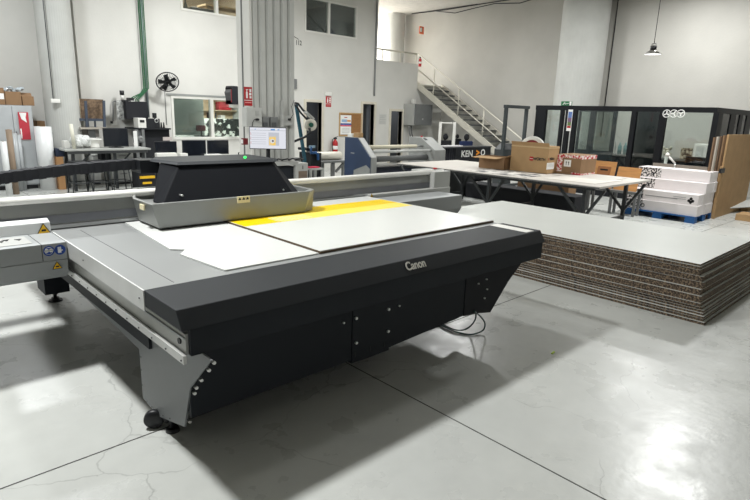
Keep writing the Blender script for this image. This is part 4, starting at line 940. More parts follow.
G().cyl(((xr0+xr1)/2-.05, ysl+.1, zr1), ((xr0+xr1)/2-.05, ysl+.1, zr1+.03), .025, 12).build('stop_button', red_m, lam)
G().hexa([(xr0+.03,ysl-.09,zr1-.05),(xr0+.1,ysl-.09,zr1-.05),(xr0+.1,ysl-.03,zr1-.01),(xr0+.03,ysl-.03,zr1-.01)],[(xr0+.03,ysl-.09,zr1-.04),(xr0+.1,ysl-.09,zr1-.04),(xr0+.1,ysl-.03,zr1+.0),(xr0+.03,ysl-.03,zr1+.0)]).build('display', black, lam)
def roller(Y, py0, py1, m, nm, x1=None, k=.5):
    t, b = ay(400, py0, Y).z, ay(400, py1, Y).z
    G().cyl((XL+.16, Y, (t+b)/2), (xr0 if x1 is None else x1, Y, (t+b)/2), (t-b)*k, 24).build(nm, m, lam)
xe_ = ay(416, 147, YL+.35).x
roller(YL+.35, 144.7, 148.4, mat('cream_roller', (216,210,188), .5), 'film_roll', xe_)
roller(YL+.35, 145.7, 147.4, steel, 'roller_shaft')
roller(YL+.12, 149.8, 152.6, mat('pale_roller', (186,188,186), .3), 'upper_roller')
roller(YL+.22, 155.5, 161, mat('rubber_grey', (92,94,94), .6), 'pressure_roller')
z_ = ay(400, 164.8, YL).z; G().box(XL+.16, xr0, YL-.02, YL+.25, z_-.012, z_+.012).build('feed_table', steel, lam)
G().box(XL+.16, xr0, YL+.1, YL+.5, .4, z_-.05).build('lower_housing', slate, lam)
G().box(XL+.16, xr0, YL+.1, YL+.5, .1, .2).build('base_beam', lg, lam)
zt2 = zk+.007
for k, (a, b, dd_, h_, m, nm, lb) in enumerate([(346, 351.5, .0, .06, white_pl, 'small_box', 'small white box on the laminator end, below the cork board'), (352, 357.5, .0, .085, cardboard, 'small_carton', 'small brown carton on the laminator end, below the cork board')]):
    y1_, y0_ = ax(a, 136, XL).y, ax(b, 136, XL).y
    tag(G().box(XL+.03, XL+.15, y0_+.01, y1_-.01, zt2, zt2+h_).build(nm, m, bevel=.003), lb, 'box')
# ================================================================ STAIRS AND MEZZANINE
SX = 14.0
st_m = mat('stair_cream', (206,202,190), .5); tread_m = mat('tread_grey', (92,94,94), .6)
stc = root('staircase', (SX+.5, 11, 0), 'cream steel staircase with open treads climbing along the right wall', 'stairs')
SA, SB = ax(420, 87.5, SX), ax(490, 147.5, SX)
sl = (SA.z-SB.z)/(SA.y-SB.y)
def sz(y): return SA.z-(SA.y-y)*sl
yb_ = SA.y-SA.z/sl; ytop = 12.985
for x in (SX, XW-.1):
    G().prism([(yb_+.17,.002),(yb_-.17,.002),(ytop,sz(ytop)+.10),(ytop,sz(ytop)-.11)], 'x', x, x+.06).build('stringer', st_m, stc)
nt_ = 16
for k in range(nt_):
    y = ytop-.18-(k+.2)*(ytop-yb_-.2)/nt_; G().box(SX+.062, XW-.102, y-.14, y+.14, sz(y)-.02, sz(y)+.02).build('tread', tread_m, stc)
G().box(SX+.062, XW-.102, ytop-.12, ytop, 2.56, 2.60).build('landing', st_m, stc)
HA, HB = ax(418.5, 54, SX), ax(520, 138, SX); hs = (HA.z-HB.z)/(HA.y-HB.y)
MA, MB_ = ax(418.5, 70, SX), ax(502, 142, SX)
def hz(y): return HA.z-(HA.y-y)*hs
for px in (432.3, 458, 484.3, 507):
    y = ax(px, 100, SX).y; G().cyl((SX+.03, y, sz(y)+.03), (SX+.03, y, hz(y)), .02, 10).build('post', st_m, stc)
G().tube([HA, HB, HB+(HB-HA)*.12], .027).build('handrail', st_m, stc)
G().tube([MA, MB_, MB_+(MB_-MA)*.08], .02).build('mid_rail', st_m, stc)
ral = root('mezzanine_railing', (13.2, 13.05, 3.24), 'pale steel railing on top of the grey parapet of the mezzanine', 'railing')
zr = ay(377, 48.5, 13.05).z
G().cyl((12.15,13.05,zr),(13.95,13.05,zr), .028, 12).build('top_rail', st_m, ral)
for x in (ay(382.5,55,13.05).x, 13.2, 13.93): G().cyl((x,13.05,3.242),(x,13.05,zr), .018, 10).build('post', st_m, ral)
p = ay(418.8, 67, 13.3); extinguisher((p.x+.05, 13.3, ay(419,66.5,13.3).z), ay(419,56.5,13.3).z-ay(419,66.5,13.3).z, 'small red fire extinguisher at the head of the stairs beside the railing')
p, q = ay(419.7,26,13.9), ay(423.7,34.5,13.9)
og = root('orange_sign', (p.x, 13.92, q.z), 'small orange and white sign on the cream column at the stair head', 'sign')
G().box(p.x, q.x, 13.9, 13.92, q.z, p.z).build('plate', mat('orange_paint', (222,112,70), .5), og); G().box(p.x+.03, p.x+(q.x-p.x)*.55, 13.893, 13.9, q.z+.07, p.z-.05).build('white_figure', sign_white, og)
# ceiling cables
for k, (lb, pts) in enumerate([('thin black cable strung under the ceiling, uppermost of the three', [(412,12),(440,7),(465,2),(478,-3)]), ('thin black cable under the ceiling, the middle one of three', [(415,11),(445,10),(475,5),(505,0),(520,-4)]), ('sagging black cable under the ceiling, lowest of the three', [(435,11),(455,13),(475,8),(495,3.5),(520,3),(540,-3)])]):
    P = [ax(a, b, 15.1) for a, b in pts]
    for v in P: v.z = min(v.z, ZC-.02)
    tag(G().tube(P, .014).build('ceiling_cable', black), lb, 'cable')
# ================================================================ EXHIBITION COUNTER UNDER THE STAIRS
YK = 8.8
kc = root('display_counter', (11.8, 9.0, 0), 'black promotional counter with white and orange lettering under the stairs', 'counter')
a, b = ay(455, 160, YK).x, ay(490, 160, YK).x; z1 = ay(470, 146.6, YK).z
G().box(a, b, YK, YK+.25, .0, z1-.03).build('front_panel', black2, kc, bevel=.004)
a0 = ay(444.5, 160, YK).x
dr_ = G()
for k in range(9):
    x = a0+(a-.01-a0)*k/9; dr_.cyl((x+.03, YK+.06+.02*(k%2), 0),(x+.03,YK+.06+.02*(k%2), z1-.03), .04, 10)
dr_.box(a0, a-.004, YK+.08, YK+.25, 0, z1-.03).build('side_curtain', mat('black_cloth', (18,20,28), .95), kc)
G().box(a0-.02, b+.02, YK-.02, YK+.3, z1-.028, z1).build('counter_top', mat('counter_top_dark', (60,62,66), .4), kc)
mA, mB = ay(459.6,154.3,YK), ay(474.0,153.6,YK); hgt = ay(466,149.9,YK).z-ay(466,158,YK).z
sz_ = (ay(466,150.9,YK).z-ay(466,157,YK).z)/.69
text('KEN', sz_, (ay(467.0,154,YK).x, YK-.003, ay(467.0,154,YK).z), (1,0,0),(0,0,1), sign_white, kc, 'white_lettering', .001, .006, 1.12)
text('>', sz_*1.05, (ay(477.8,153.2,YK).x, YK-.003, ay(477.8,153.2,YK).z), (1,0,0),(0,0,1), mat('orange_ink', (240,150,30), .5), kc, 'orange_arrow', .001, .012, 1.1)
text('O', sz_, (ay(482.8,152.8,YK).x, YK-.003, ay(482.8,152.8,YK).z), (1,0,0),(0,0,1), sign_white, kc, 'white_lettering', .001, .006, 1.05)
G().obox((ay(476,157.5,YK).x, YK-.002, ay(476,157.5,YK).z), (.06,0,.005),(0,.001,0),(0,0,.004)).build('orange_underline', MATS['orange_ink'], kc)
gcn = ay(466.5, 164.5, 8.2); tag(G().lathe((gcn.x, 8.2, 0), [(0,0),(.14,0),(.14,.05),(.03,.06),(.03,gcn.z-.06),(.1,gcn.z-.05),(.11,gcn.z+.05),(0,gcn.z+.05)], 18).build('green_stool', mat('lime_green', (150,176,74), .5)), 'slim lime-green topped stand in front of the black counter', 'stand')
tag(px_box(G(), 444.5, 145.6, 463, 146.7, YK+.05, .15, z0=z1+.001).build('leaflets', mat('leaflet_white', (214,212,214), .6)), 'white leaflets spread on the left end of the black counter', 'leaflet')
# white frame posts with panel
wf = rpx('display_stand', 440, 150, 9.8, 'white upright poster frame standing behind the black counter', 'stand', 0)
for x0, x1, Y in ((439,441.3,9.8),(453,455.5,9.8)):
    a, b = ay(x0,135,Y).x, ay(x1,135,Y).x; G().box(a, b, Y, Y+.02, 0, ay(x0,122,Y).z).build('upright', white_pl, wf)
zt = ay(447,122.3,9.82).z; G().box(ay(441,122,9.8).x, ay(453,122,9.8).x, 9.81, 9.84, zt-.03, zt).build('top_bar', white_pl, wf)
def chair(px, ytop, Y, w, m, label):
    p = ay(px, ytop, Y); r = root('office_chair', (p.x, Y, 0), label, 'chair'); x = p.x; t = p.z; hr = w*.42
    g = G().ball((x, Y, t-hr*.8), hr, (1,.35,.8), 3); g.build('headrest', black2, r)
    G().box(x-w, x+w, Y-.03, Y+.05, t-hr*1.7-.5, t-hr*1.7).build('backrest', m, r, bevel=.03)
    G().cyl((x,Y+.02,t-hr*2.2),(x,Y+.02,t-hr), .03, 10).build('neck', black, r)
    G().box(x-w, x+w, Y-.5, Y-.02, .44, .52).build('seat', m, r, bevel=.03)
    G().cyl((x,Y-.25,.08),(x,Y-.25,.44), .03, 12).build('gas_column', black, r)
    for k in range(5):
        a = 2*PI*k/5; G().bar((x,Y-.25,.09),(x+.3*math.cos(a),Y-.25+.3*math.sin(a),.05), .04, .03).build('base_arm', black, r)
    return r
chair(445.8, 133.6, 10.6, .27, black2, 'black office chair with headrest seen between the two white uprights')
chair(457.5, 134.2, 11.3, .2, black2, 'black office chair half hidden behind the right white upright')
chair(467, 133.8, 10.5, .30, mat('navy_fabric', (30,44,84), .9), 'navy blue office chair with headrest right of the white frame')
# grey cover object right of counter + black screen frame stand
gm = rpx('covered_machine', 500, 170, 8.0, 'dark grey machine with a slanted top behind the open carton', 'machine', 0)
a, b = ay(502.5,155,7.8).x, ay(513,155,7.8).x
z0_, z1_ = ay(500,149.8,7.8).z, ay(500,144,7.8).z
G().box(a, b, 7.8, 8.05, 0, z0_).build('body', mat('machine_dark', (62,66,68), .5), gm, bevel=.01); G().hexa([(a,7.8,z0_),(b,7.8,z0_),(b,8.05,z0_),(a,8.05,z0_)],[(a+.15,7.85,z1_),(b-.02,7.85,z1_),(b-.02,8.0,z1_),(a+.15,8.0,z1_)]).build('lid', dgrey, gm)
fs = rpx('metal_stand', 518, 170, 7.6, 'dark grey goalpost-shaped metal stand behind the big carton', 'stand', 0)
YS = 7.55; a, b = ay(507,107,YS).x, ay(529.3,107,YS).x; zt = ay(518,105.4,YS).z; sm_ = mat('slate_steel', (58,64,66), .5)
for x in (a+.03, b-.05): G().box(x-.035, x+.035, YS, YS+.07, 0, zt-.06).build('post', sm_, fs)
G().box(a-.02, b+.02, YS-.01, YS+.08, zt-.07, zt).build('top_bar', sm_, fs); G().box(a-.02, b+.02, YS-.01, YS+.08, 0, .05).build('foot_bar', sm_, fs)
# ================================================================ LONG TABLE
TZ = .75; tx0, tx1, ty0, ty1 = 7.26, 9.0, 3.32, 7.15
lt = root('work_table', (8.1, 5.2, 0), 'long white-topped work table with slanted black legs, loaded with cartons', 'table')
tt = mat('table_white', (208,203,196), .45, var=.03)
G().box(tx0, tx1, ty0, ty1, TZ-.03, TZ).build('tabletop', tt, lt, bevel=.003)
G().box(tx0-.003, tx0, ty0, ty1, TZ-.028, TZ-.012).build('edge_strip', dgrey, lt)
G().box(tx0+.06, tx0+.1, ty0+.1, ty1-.1, TZ-.07, TZ-.03).build('rail', leg_m, lt); G().box(tx1-.1, tx1-.06, ty0+.1, ty1-.1, TZ-.07, TZ-.03).build('rail', leg_m, lt)
for y in (3.62, 5.25, 6.85):
    for x, s_ in ((tx0+.22, 1), (tx1-.16, -1)):
        G().box(x-.025, x+.025, y-.025, y+.025, 0, TZ-.07).build('leg', leg_m, lt)
        G().bar((x, y+.01, .25), (x, y+.42, TZ-.07), .035, .035).build('brace', leg_m, lt)
        G().bar((x, y-.01, .25), (x, y-.28, TZ-.07), .035, .035).build('brace', leg_m, lt)
    G().box(tx0+.245, tx1-.185, y-.02, y+.02, .12, .16).build('cross_bar', leg_m, lt)
tz = TZ+.001
# prints on the table
pm = speck('ink_printed', (70,72,76), (226,222,216), 4.5, .6, .38, .55)
for k, (x0, x1, y0, y1, m, lb) in enumerate([(7.35,8.0,4.5,5.6,pm,'grey patterned print lying on the table before the big carton'), (7.5,8.4,3.5,4.3,mat('paper_sheet', (226,222,214), .5),'plain white sheet on the near right corner of the table'), (8.1,8.8,3.6,4.5,mat('paper_grey', (206,202,196), .5),'pale grey sheet on the right side of the table beside the taped carton')]):
    tag(G().box(x0, x1, y0, y1, tz+.001*k, tz+.004+.001*k).build('printed_sheet', m), lb, 'sheet')
def tbox(name, pxl, pxr, ybot_l, label, m, depth, top_px, z=tz):
    """long face looks towards -X, near end face towards -Y"""
    a = az(pxl[0], pxl[1], z); b = az(pxr[0], pxr[1], z); X = (a.x+b.x)/2
    zt = ax(pxr[0], top_px, b.x).z
    return b.x, b.y, a.y, zt
# big carton with lettering
nb = az(546.5, 174.2, tz); X0 = nb.x; Yn = nb.y; Yf = ax(509.5, 170, X0).y; Xr_ = ay(557, 172.5, Yn).x; zt = ax(546, 146, X0).z
bc = root('big_carton', ((X0+Xr_)/2, (Yn+Yf)/2, tz), 'biggest brown carton on the long table, with red square and dark lettering', 'box')
G().box(X0, Xr_, Yn, Yf, tz+.004, zt-.005).build('body', cardboard, bc, bevel=.004)
G().hexa([(X0,Yn,zt-.005),(X0+.01,Yn,zt-.005),(X0+.01,Yf,zt-.005),(X0,Yf,zt-.005)],[(X0-.02,Yn,zt+.045),(X0-.012,Yn,zt+.045),(X0-.012,Yf,zt+.045),(X0-.02,Yf,zt+.045)]).build('flap', cardboard, bc)
G().box(X0-.002, X0, Yn, Yf, zt-.04, zt-.02).build('tape_strip', mat('tape', (196,170,130), .3), bc); G().box(X0, Xr_, Yn-.002, Yn, zt-.04, zt-.02).build('tape_strip', MATS['tape'], bc)
def onx(px, py): return ax(px, py, X0-.003)
q = onx(531.3, 158.6); s1 = abs(onx(529.5,158.6).y-onx(533,158.6).y); 
G().box(X0-.003, X0-.0005, q.y-s1/2, q.y+s1/2, q.z-s1/2, q.z+s1/2).build('red_logo_square', red_m, bc); G().box(X0-.004, X0-.003, q.y-s1*.4, q.y+s1*.4, q.z-s1*.06, q.z+s1*.06).build('logo_bar', sign_white, bc)
q = onx(539.3, 159.4); text('WÜRTH', (onx(539,157.6).z-onx(539,160.6).z)/.8, q, (0,-1,0), (0,0,1), ink, bc, 'dark_lettering', .0008, .002, 1.0)
q = ay(551.7, 159, Yn-.003); w_ = abs(ay(546.9,159,Yn).x-ay(556,159,Yn).x)
text('WÜRTH', .048, (q.x+.012, Yn-.003, q.z), (1,0,0), (0,0,1), ink, bc, 'dark_lettering', .0008, .0015, .82); G().box(X0+.006, X0+.016, Yn-.003, Yn-.0005, q.z-.02, q.z+.02).build('red_logo_square', red_m, bc)
p, q = ay(547, 163, Yn), ay(553.5, 169, Yn); lb_ = G().box(p.x, q.x, Yn-.002, Yn, q.z, p.z).build('white_label', sign_white, bc); 
for k in range(4): G().box(p.x+.01, q.x-.01, Yn-.003, Yn-.002, p.z-.012-.014*k-.004, p.z-.012-.014*k).build('label_line', lgrey, lb_)
# round white disc with red centre peeping out
dc = root('round_disc', (X0+.13, (Yn+Yf)/2, zt), 'white ring with dark red centre sticking out of the biggest carton', 'disc')
cd = ax(532, 150.5, X0+.13); R1 = abs(ax(519,146,X0+.13).y-ax(544,146,X0+.13).y)/2*1.08
g = G(); g.lathe((X0+.13, cd.y, cd.z-.02), [(R1*.76,-.02),(R1,-.02),(R1,.02),(R1*.76,.02),(R1*.76,-.02)], 48, axis=(1,0,0)); g.build('white_ring', white_pl, dc)
G().lathe((X0+.13, cd.y, cd.z-.02), [(0,-.012),(R1*.76,-.012),(R1*.76,.012),(0,.012)], 40, axis=(1,0,0)).build('red_centre', mat('maroon_plastic', (132,28,36), .5), dc)
# open low carton
nb = az(505.5, 170.5, tz); Xs = nb.x; a_ = az(479, 167.8, tz)
oc_ = root('open_carton', (Xs+.2, nb.y+.3, tz), 'small open brown carton with flaps out, left of the biggest carton', 'box')
Xo = az(503.5, 170.3, tz).x; yn = az(503.5,170.3,tz).y; yf = ax(478.5,168,Xo).y; ztp = ax(503,157.5,Xo).z; xe = min(Xo+.3, tx1)
g = G(); t = .006; zo = tz+.001
g.box(Xo, xe, yn, yf, zo, zo+t).box(Xo, Xo+t, yn, yf, zo+t, ztp).box(xe-t, xe, yn, yf, zo+t, ztp).box(Xo+t, xe-t, yn, yn+t, zo+t, ztp).box(Xo+t, xe-t, yf-t, yf, zo+t, ztp)
g.build('body', cardboard_d, oc_)
G().hexa([(Xo,yn+.01,ztp),(Xo+t,yn+.01,ztp),(Xo+t,yf-.01,ztp),(Xo,yf-.01,ztp)],[(Xo-.13,yn+.08,ztp-.03),(Xo-.125,yn+.08,ztp-.024),(Xo-.125,yf+.06,ztp-.024),(Xo-.13,yf+.06,ztp-.03)]).build('front_flap', cardboard, oc_)
G().hexa([(Xo+.01,yn,ztp),(xe-.01,yn,ztp),(xe-.01,yn+t,ztp),(Xo+.01,yn+t,ztp)],[(Xo+.06,yn-.05,ztp+.03),(xe-.03,yn-.05,ztp+.03),(xe-.03,yn-.045,ztp+.036),(Xo+.06,yn-.045,ztp+.036)]).build('end_flap', cardboard, oc_)
# taped carton
nb = az(579.5, 175.8, tz); X2 = nb.x; Y2 = nb.y; X2r = ay(594.5, 176.5, Y2).x; Y2f = ax(555.5, 173, X2).y; zt2_ = ax(579.5, 155.5, X2).z
if X2r > tx1: X2r = tx1
tb_ = root('taped_carton', ((X2+X2r)/2, (Y2+Y2f)/2, tz), 'brown carton edged with red and white fragile tape on the long table', 'box')
G().box(X2, X2r, Y2, Y2f, tz+.001, zt2_).build('body', cardboard_d, tb_, bevel=.004)
tp = speck('red_white_tape', (186,40,50), (236,226,222), 26, .5, .47, .53)
h_ = (zt2_-tz)*.16
G().box(X2-.002, X2, Y2, Y2f, zt2_-h_, zt2_-.003).build('tape_band', tp, tb_); G().box(X2, X2r, Y2-.002, Y2, zt2_-h_*1.2, zt2_-.003).build('tape_band', tp, tb_)
G().box(X2-.002, X2, Y2, Y2+(Y2f-Y2)*.35, tz+.002, tz+h_*.8).build('tape_band', tp, tb_); G().box(X2, X2r-.01, Y2-.002, Y2, tz+.002, tz+h_*.6).build('tape_band', tp, tb_)
G().box(X2-.002, X2, Y2f-.1, Y2f, tz+.04, zt2_-h_).build('tape_band', tp, tb_)
q = ax(567.5, 163.2, X2); G().box(X2-.003, X2, q.y-.06, q.y+.06, q.z-.055, q.z+.055).build('white_label', sign_white, tb_)
for dy in (-.02, .02): G().prism([(q.y+dy-.004,q.z-.03),(q.y+dy+.004,q.z-.03),(q.y+dy+.004,q.z+.01),(q.y+dy+.014,q.z+.01),(q.y+dy,q.z+.032),(q.y+dy-.014,q.z+.01),(q.y+dy-.004,q.z+.01)], 'x', X2-.004, X2-.003).build('arrow_symbol', ink, tb_)
# wood panels standing behind the table
def wpanel(x0, x1, y0, y1, X, lean, label, m, inner=None):
    a, b = ax(x0, y0, X), ax(x1, y1, X)
    r = root('wood_panel', (X, (a.y+b.y)/2, 0), label, 'panel')
    zb_0 = .432
    g = G().hexa([(X-.12,a.y,zb_0),(X-.10,a.y,zb_0),(X-.10,b.y,zb_0),(X-.12,b.y,zb_0)],[(X,a.y-.0,a.z),(X+.02,a.y-.0,a.z),(X+.02,b.y,a.z),(X,b.y,a.z)]); g.build('panel', m, r)
    if inner:
        z0, z1 = a.z*.66, a.z*.90
        def xx(z): return X-.12+.12*(z-.432)/(a.z-.432)-.004
        ya = a.y+(b.y-a.y)*.18; yb2_ = a.y+(b.y-a.y)*.8
        G().hexa([(xx(z0),ya,z0),(xx(z0)+.004,ya,z0),(xx(z0)+.004,yb2_,z0),(xx(z0),yb2_,z0)],[(xx(z1),ya,z1),(xx(z1)+.004,ya,z1),(xx(z1)+.004,yb2_,z1),(xx(z1),yb2_,z1)]).build('darker_inset', inner, r)
        zc = (z0+z1)/2+.05; G().box(xx(zc)-.004, xx(zc), (ya+yb2_)/2-.07, (ya+yb2_)/2+.07, zc-.015, zc+.015).build('branding_mark', ink, r)
    return r
wpanel(596, 615, 160.5, 178, 10.0, .3, 'orange wood panel with a darker branded inset, leaning behind the long table', wood_m, mat('dark_wood_inset', (150,96,54), .5, var=.15, scale=5))
wpanel(619, 640, 166.5, 182, 10.0, .3, 'plain pale wood panel leaning right of the branded one', wood_m)
lsd = root('low_stand', (9.95, 3.9, 0), 'low grey stand carrying the leaning wood panels behind the long table', 'stand')
ya_, yb4 = ax(592, 190, 10.0).y, ax(642, 190, 10.0).y
G().box(9.8, 10.04, yb4, ya_, .39, .43).build('top', mgrey, lsd)
for y in (yb4+.03, (ya_+yb4)/2, ya_-.03):
    for x in (9.83, 10.01): G().box(x-.02, x+.02, y-.02, y+.02, 0, .39).build('leg', mgrey, lsd)
# things under / behind the table
pb('storage_crate', 451, 193.2, 491.5, 207, 8.6, .5, black2, 'low black crate on the floor behind the printer\'s right end', 'crate', z0=0)
tag(G().box(9.15, 9.6, 4.6, 7.0, 0, .30).build('flat_case', black2, bevel=.01), 'long flat black case on the floor beneath the long table', 'case')
tag(G().box(7.7, 7.9, 3.75, 6.6, 0, .012).build('timber_strip', mat('brown_timber', (120,98,72), .8)), 'brown timber strip lying on the floor along the front of the long table', 'timber')
bx_ = ax(505, 182, 9.0); tag(G().box(9.15, 9.5, 7.05, 7.6, 0, .55).build('waste_bin', mat('bin_dark', (48,50,52), .6), bevel=.01), 'dark grey bin under the far end of the long table', 'bin')
tag(G().box(9.65, 9.95, 5.0, 6.1, 0, .50).build('brown_carton', cardboard_d, bevel=.006), 'dim brown carton on the floor under the middle of the long table', 'box')
# ================================================================ GLASS BOOTH
XB = 12.0; BY1 = ax(536, 106, XB).y; BY0 = 3.43; BZ = 1.93; bk = mat('booth_black', (13,15,20), .5, spec=.3)
bo = root('glass_booth', (XB+1.5, 5.4, 0), 'black framed glass office booth standing before the right wall', 'booth')
BX2 = 15.0; f = .09
G().box(XB, XB+f, BY0, BY1, BZ-.1, BZ).build('top_rail', bk, bo); G().box(XB+f, BX2, BY0, BY0+f, BZ-.1, BZ).build('top_rail', bk, bo)
G().box(XB, XB+f, BY0, BY1, 0, .66).build('base_panel', mat('booth_base', (20,23,29), .5, spec=.3), bo); G().box(XB+f, BX2, BY0, BY0+f, 0, .66).build('base_panel', MATS['booth_base'], bo)
def by(px, py=130): return ax(px, py, XB).y
ms = []
for nm_, (p0, p1, q0, q1) in {'a': (536,546,538,543), 'b': (560.5,563.5,556,559), 'c': (566,570,562,566), 'd': (573,577,569,573), 'e': (632,637,627,631), 'f': (660,667,654,661), 'g': (714,720,706,712)}.items():
    y0, y1 = by(p0, 110), by(p1, 110)
    G().box(XB, XB+f, min(y0,y1), max(y0,y1), .66, BZ-.1).build('mullion', bk, bo); ms.append((min(y0,y1), max(y0,y1)))
ms.sort(); 
for (a, b), (c_, d_) in zip(ms, ms[1:]):
    if c_-b > .1: G().box(XB+.04, XB+.046, b, c_, .66, BZ-.1).build('pane', glass_t, bo)
sd = [ay(a, 120, BY0).x for a in (718, 724, 732, 737, 741, 744, 748, 753)]
for x0, x1 in ((XB+f, sd[1]), (sd[2], sd[3]), (sd[4], sd[5]), (sd[6], sd[7])): G().box(x0, x1, BY0+.025, BY0+.055, .66, BZ-.1).build('mullion', bk, bo)
for x0, x1 in ((sd[1],sd[2]),(sd[3],sd[4]),(sd[5],sd[6])): G().box(x0, x1, BY0+.04, BY0+.046, .66, BZ-.1).build('pane', glass_t, bo)
# booth sliding door frame further in (second pair of leaves)
XD = 13.2
def dy(px): return ax(px, 130, XD).y
dd = root('inner_glass_door', (XD, 6, 0), 'pair of dark framed glass door leaves inside the booth', 'door')
zt = ax(590, 109.5, XD).z; zb2 = ax(590, 152, XD).z
for l, r_ in ((577,592),(592,615)):
    ya, yb3 = dy(l), dy(r_); ya, yb3 = max(ya,yb3), min(ya,yb3)
    fr_ = G().box(XD, XD+.05, yb3, ya, zt-.05, zt).box(XD, XD+.05, yb3, ya, 0, zb2+.05).box(XD, XD+.05, yb3, yb3+.09, zb2+.05, zt-.05).box(XD, XD+.05, ya-.05, ya, zb2+.05, zt-.05).build('door_leaf', mat('door_slate', (50,56,60), .5), dd)
    G().box(XD+.02, XD+.026, yb3+.09, ya-.05, zb2+.05, zt-.05).build('pane', glass_m, fr_)
# dark solid screen inside booth
ya, yb3 = ax(631,130,12.5).y, ax(659,130,12.5).y
tag(G().box(12.5, 12.55, yb3, ya, 0, ax(645,110.5,12.5).z).build('dark_partition', mat('partition_dark', (44,50,54), .35)), 'dark solid partition standing behind the booth glass, left of the three white emblems', 'partition')
# booth posters and stickers
p, q = ax(566,109.5,XB-.001), ax(572,131.5,XB-.001)
pt = G().box(XB-.006, XB-.001, ax(567.5,120,XB).y-.11, ax(567.5,120,XB).y+.0, ax(568,131,XB).z, ax(568,109.5,XB).z)
pt = pt.build('booth_poster', sign_white); tag(pt, 'narrow colourful poster stuck between the black mullions of the booth', 'poster')
py0_ = ax(567.5,120,XB).y-.11; zz1, zz0 = ax(568,109.5,XB).z, ax(568,131,XB).z; hh_ = zz1-zz0
for a_, b_, m in ((.62,.9,mat('poster_blue', (90,120,180), .5)), (.42,.62,mat('poster_violet', (120,90,120), .5)), (.25,.42,mat('poster_green', (100,120,70), .5)), (.14,.24,red_m)):
    G().box(XB-.007, XB-.006, py0_+.01, py0_+.1, zz0+hh_*a_, zz0+hh_*b_).build('printed_band', m, pt)
for k, px in enumerate((666.7, 673.8, 680.8)):
    c_ = ax(px, 113.6, XB-.002); R2 = .078
    r = root('round_emblem', (XB-.002, c_.y, c_.z), ['white ring emblem on the booth glass, leftmost of three', 'white ring emblem on the booth glass, middle of three', 'white ring emblem on the booth glass, rightmost of three'][k], 'emblem')
    G().lathe((XB-.001, c_.y, c_.z), [(R2,0),(R2,.003),(R2*.8,.003),(R2*.8,0),(R2,0)], 32, axis=(-1,0,0)).build('ring', sign_white, r)
    g = G(); rot = k*.5
    for j in range(3):
        a = rot+2*PI*j/3+PI/2; e = Vector((0, math.cos(a), math.sin(a))); g.obox(Vector((XB-.002, c_.y, c_.z))+e*R2*.35, e*R2*.34, e.cross(X_)*R2*.16, (.001,0,0))
    g.build('motif', sign_white, r)
# exit sign
p = ax(567, 103, 13.0); 
es = root('exit_sign', (12.1, 6.8, BZ), 'green and white exit sign with running figure above the booth', 'sign')
a, b = ax(561.2,103,12.05), ax(571.8,103,12.05); z1_, z0_ = ax(566,101.3,12.05).z, ax(566,106.1,12.05).z
z0_ = BZ+.002
G().box(12.05, 12.07, b.y, a.y, z0_, z1_).build('plate', mat('exit_green', (26,112,66), .5), es)
W = a.y-b.y; H = z1_-z0_; g = G(); e0, e1 = 12.045, 12.05
def eb_(u0,u1,v0,v1): g.box(e0, e1, a.y-W*u1, a.y-W*u0, z0_+H*v0, z0_+H*v1)
eb_(.3,.36,.7,.85); eb_(.25,.42,.48,.62); eb_(.2,.28,.35,.5); eb_(.36,.5,.3,.4); eb_(.15,.25,.18,.3); eb_(.5,.72,.45,.56); eb_(.8,.98,.05,.95)
g.build('running_figure', sign_white, es)
# counter with appliances inside the booth
ct_ = root('booth_counter', (13.9, 4.3, 0), 'long dark counter with a wooden front inside the right part of the booth', 'counter')
CZ = .80
G().box(14.2, 14.85, 3.6, 7.0, CZ-.04, CZ).build('worktop', mat('counter_grey', (96,96,94), .5), ct_); G().box(14.25, 14.8, 3.65, 6.95, 0, CZ-.04).build('body', dark_panel, ct_)
XA = 14.3
def xbx(name, x0, y0, x1, y1, X, depth, m, label, cat, z0=None, bevel=0):
    return tag(px_xbox(G(), x0, y0, x1, y1, X, depth, z0=z0).build(name, m, bevel=bevel), label, cat)
mw = root('microwave', (XA, ax(700,150,XA).y, CZ+.001), 'white microwave oven on the booth counter behind the glass', 'microwave')
px_xbox(G(), 693.5, 144, 707.5, 157, XA, .4, z0=CZ+.001).build('body', white_pl, mw, bevel=.01); 
a, b = ax(696,150,XA), ax(704,150,XA); G().box(XA-.004, XA, b.y, a.y, CZ+.05, ax(700,146,XA).z).build('oven_door', mat('mw_door', (206,206,202), .3), mw)
xbx('coffee_picture', 680.5, 148, 692, 157, XA, .03, speck('dark_collage', (60,48,42), (190,180,160), 12), 'dark small picture with pale shapes standing left of the microwave', 'picture', z0=CZ+.001)
tk = px_xbox(G(), 685, 157, 706, 166, 12.25, .05, z0=.665+.0).build('dark_banner', mat('navy_banner', (40,48,66), .5)); tag(tk, 'dark navy banner panel with faint script low behind the booth glass', 'banner')
for k, px in enumerate((668.5, 672)):
    p = ax(px, 157, 13.6); g = G()
    for j in range(6): g.ball((13.6+.05*math.cos(j), p.y+.06*math.sin(j*1.3), CZ+.22+.05*(j%3)), .05, sub=2, jit=.2)
fl = ax(667.5, 150, 13.6); g = G().cyl((13.6,fl.y,.0),(13.6,fl.y,.9), .035, 12)
vs = root('dried_flowers', (13.6, fl.y, 0), 'dried pale flowers in a tall stand behind the booth glass', 'flowers')
g.build('stand', white_pl, vs); g = G()
for j in range(14): g.ball((13.6+random.uniform(-.08,.08), fl.y+random.uniform(-.09,.09), .97+random.uniform(-.08,.14)), .035, sub=2, jit=.2)
g.build('blossoms', mat('dried_cream', (196,192,176), .9), vs)
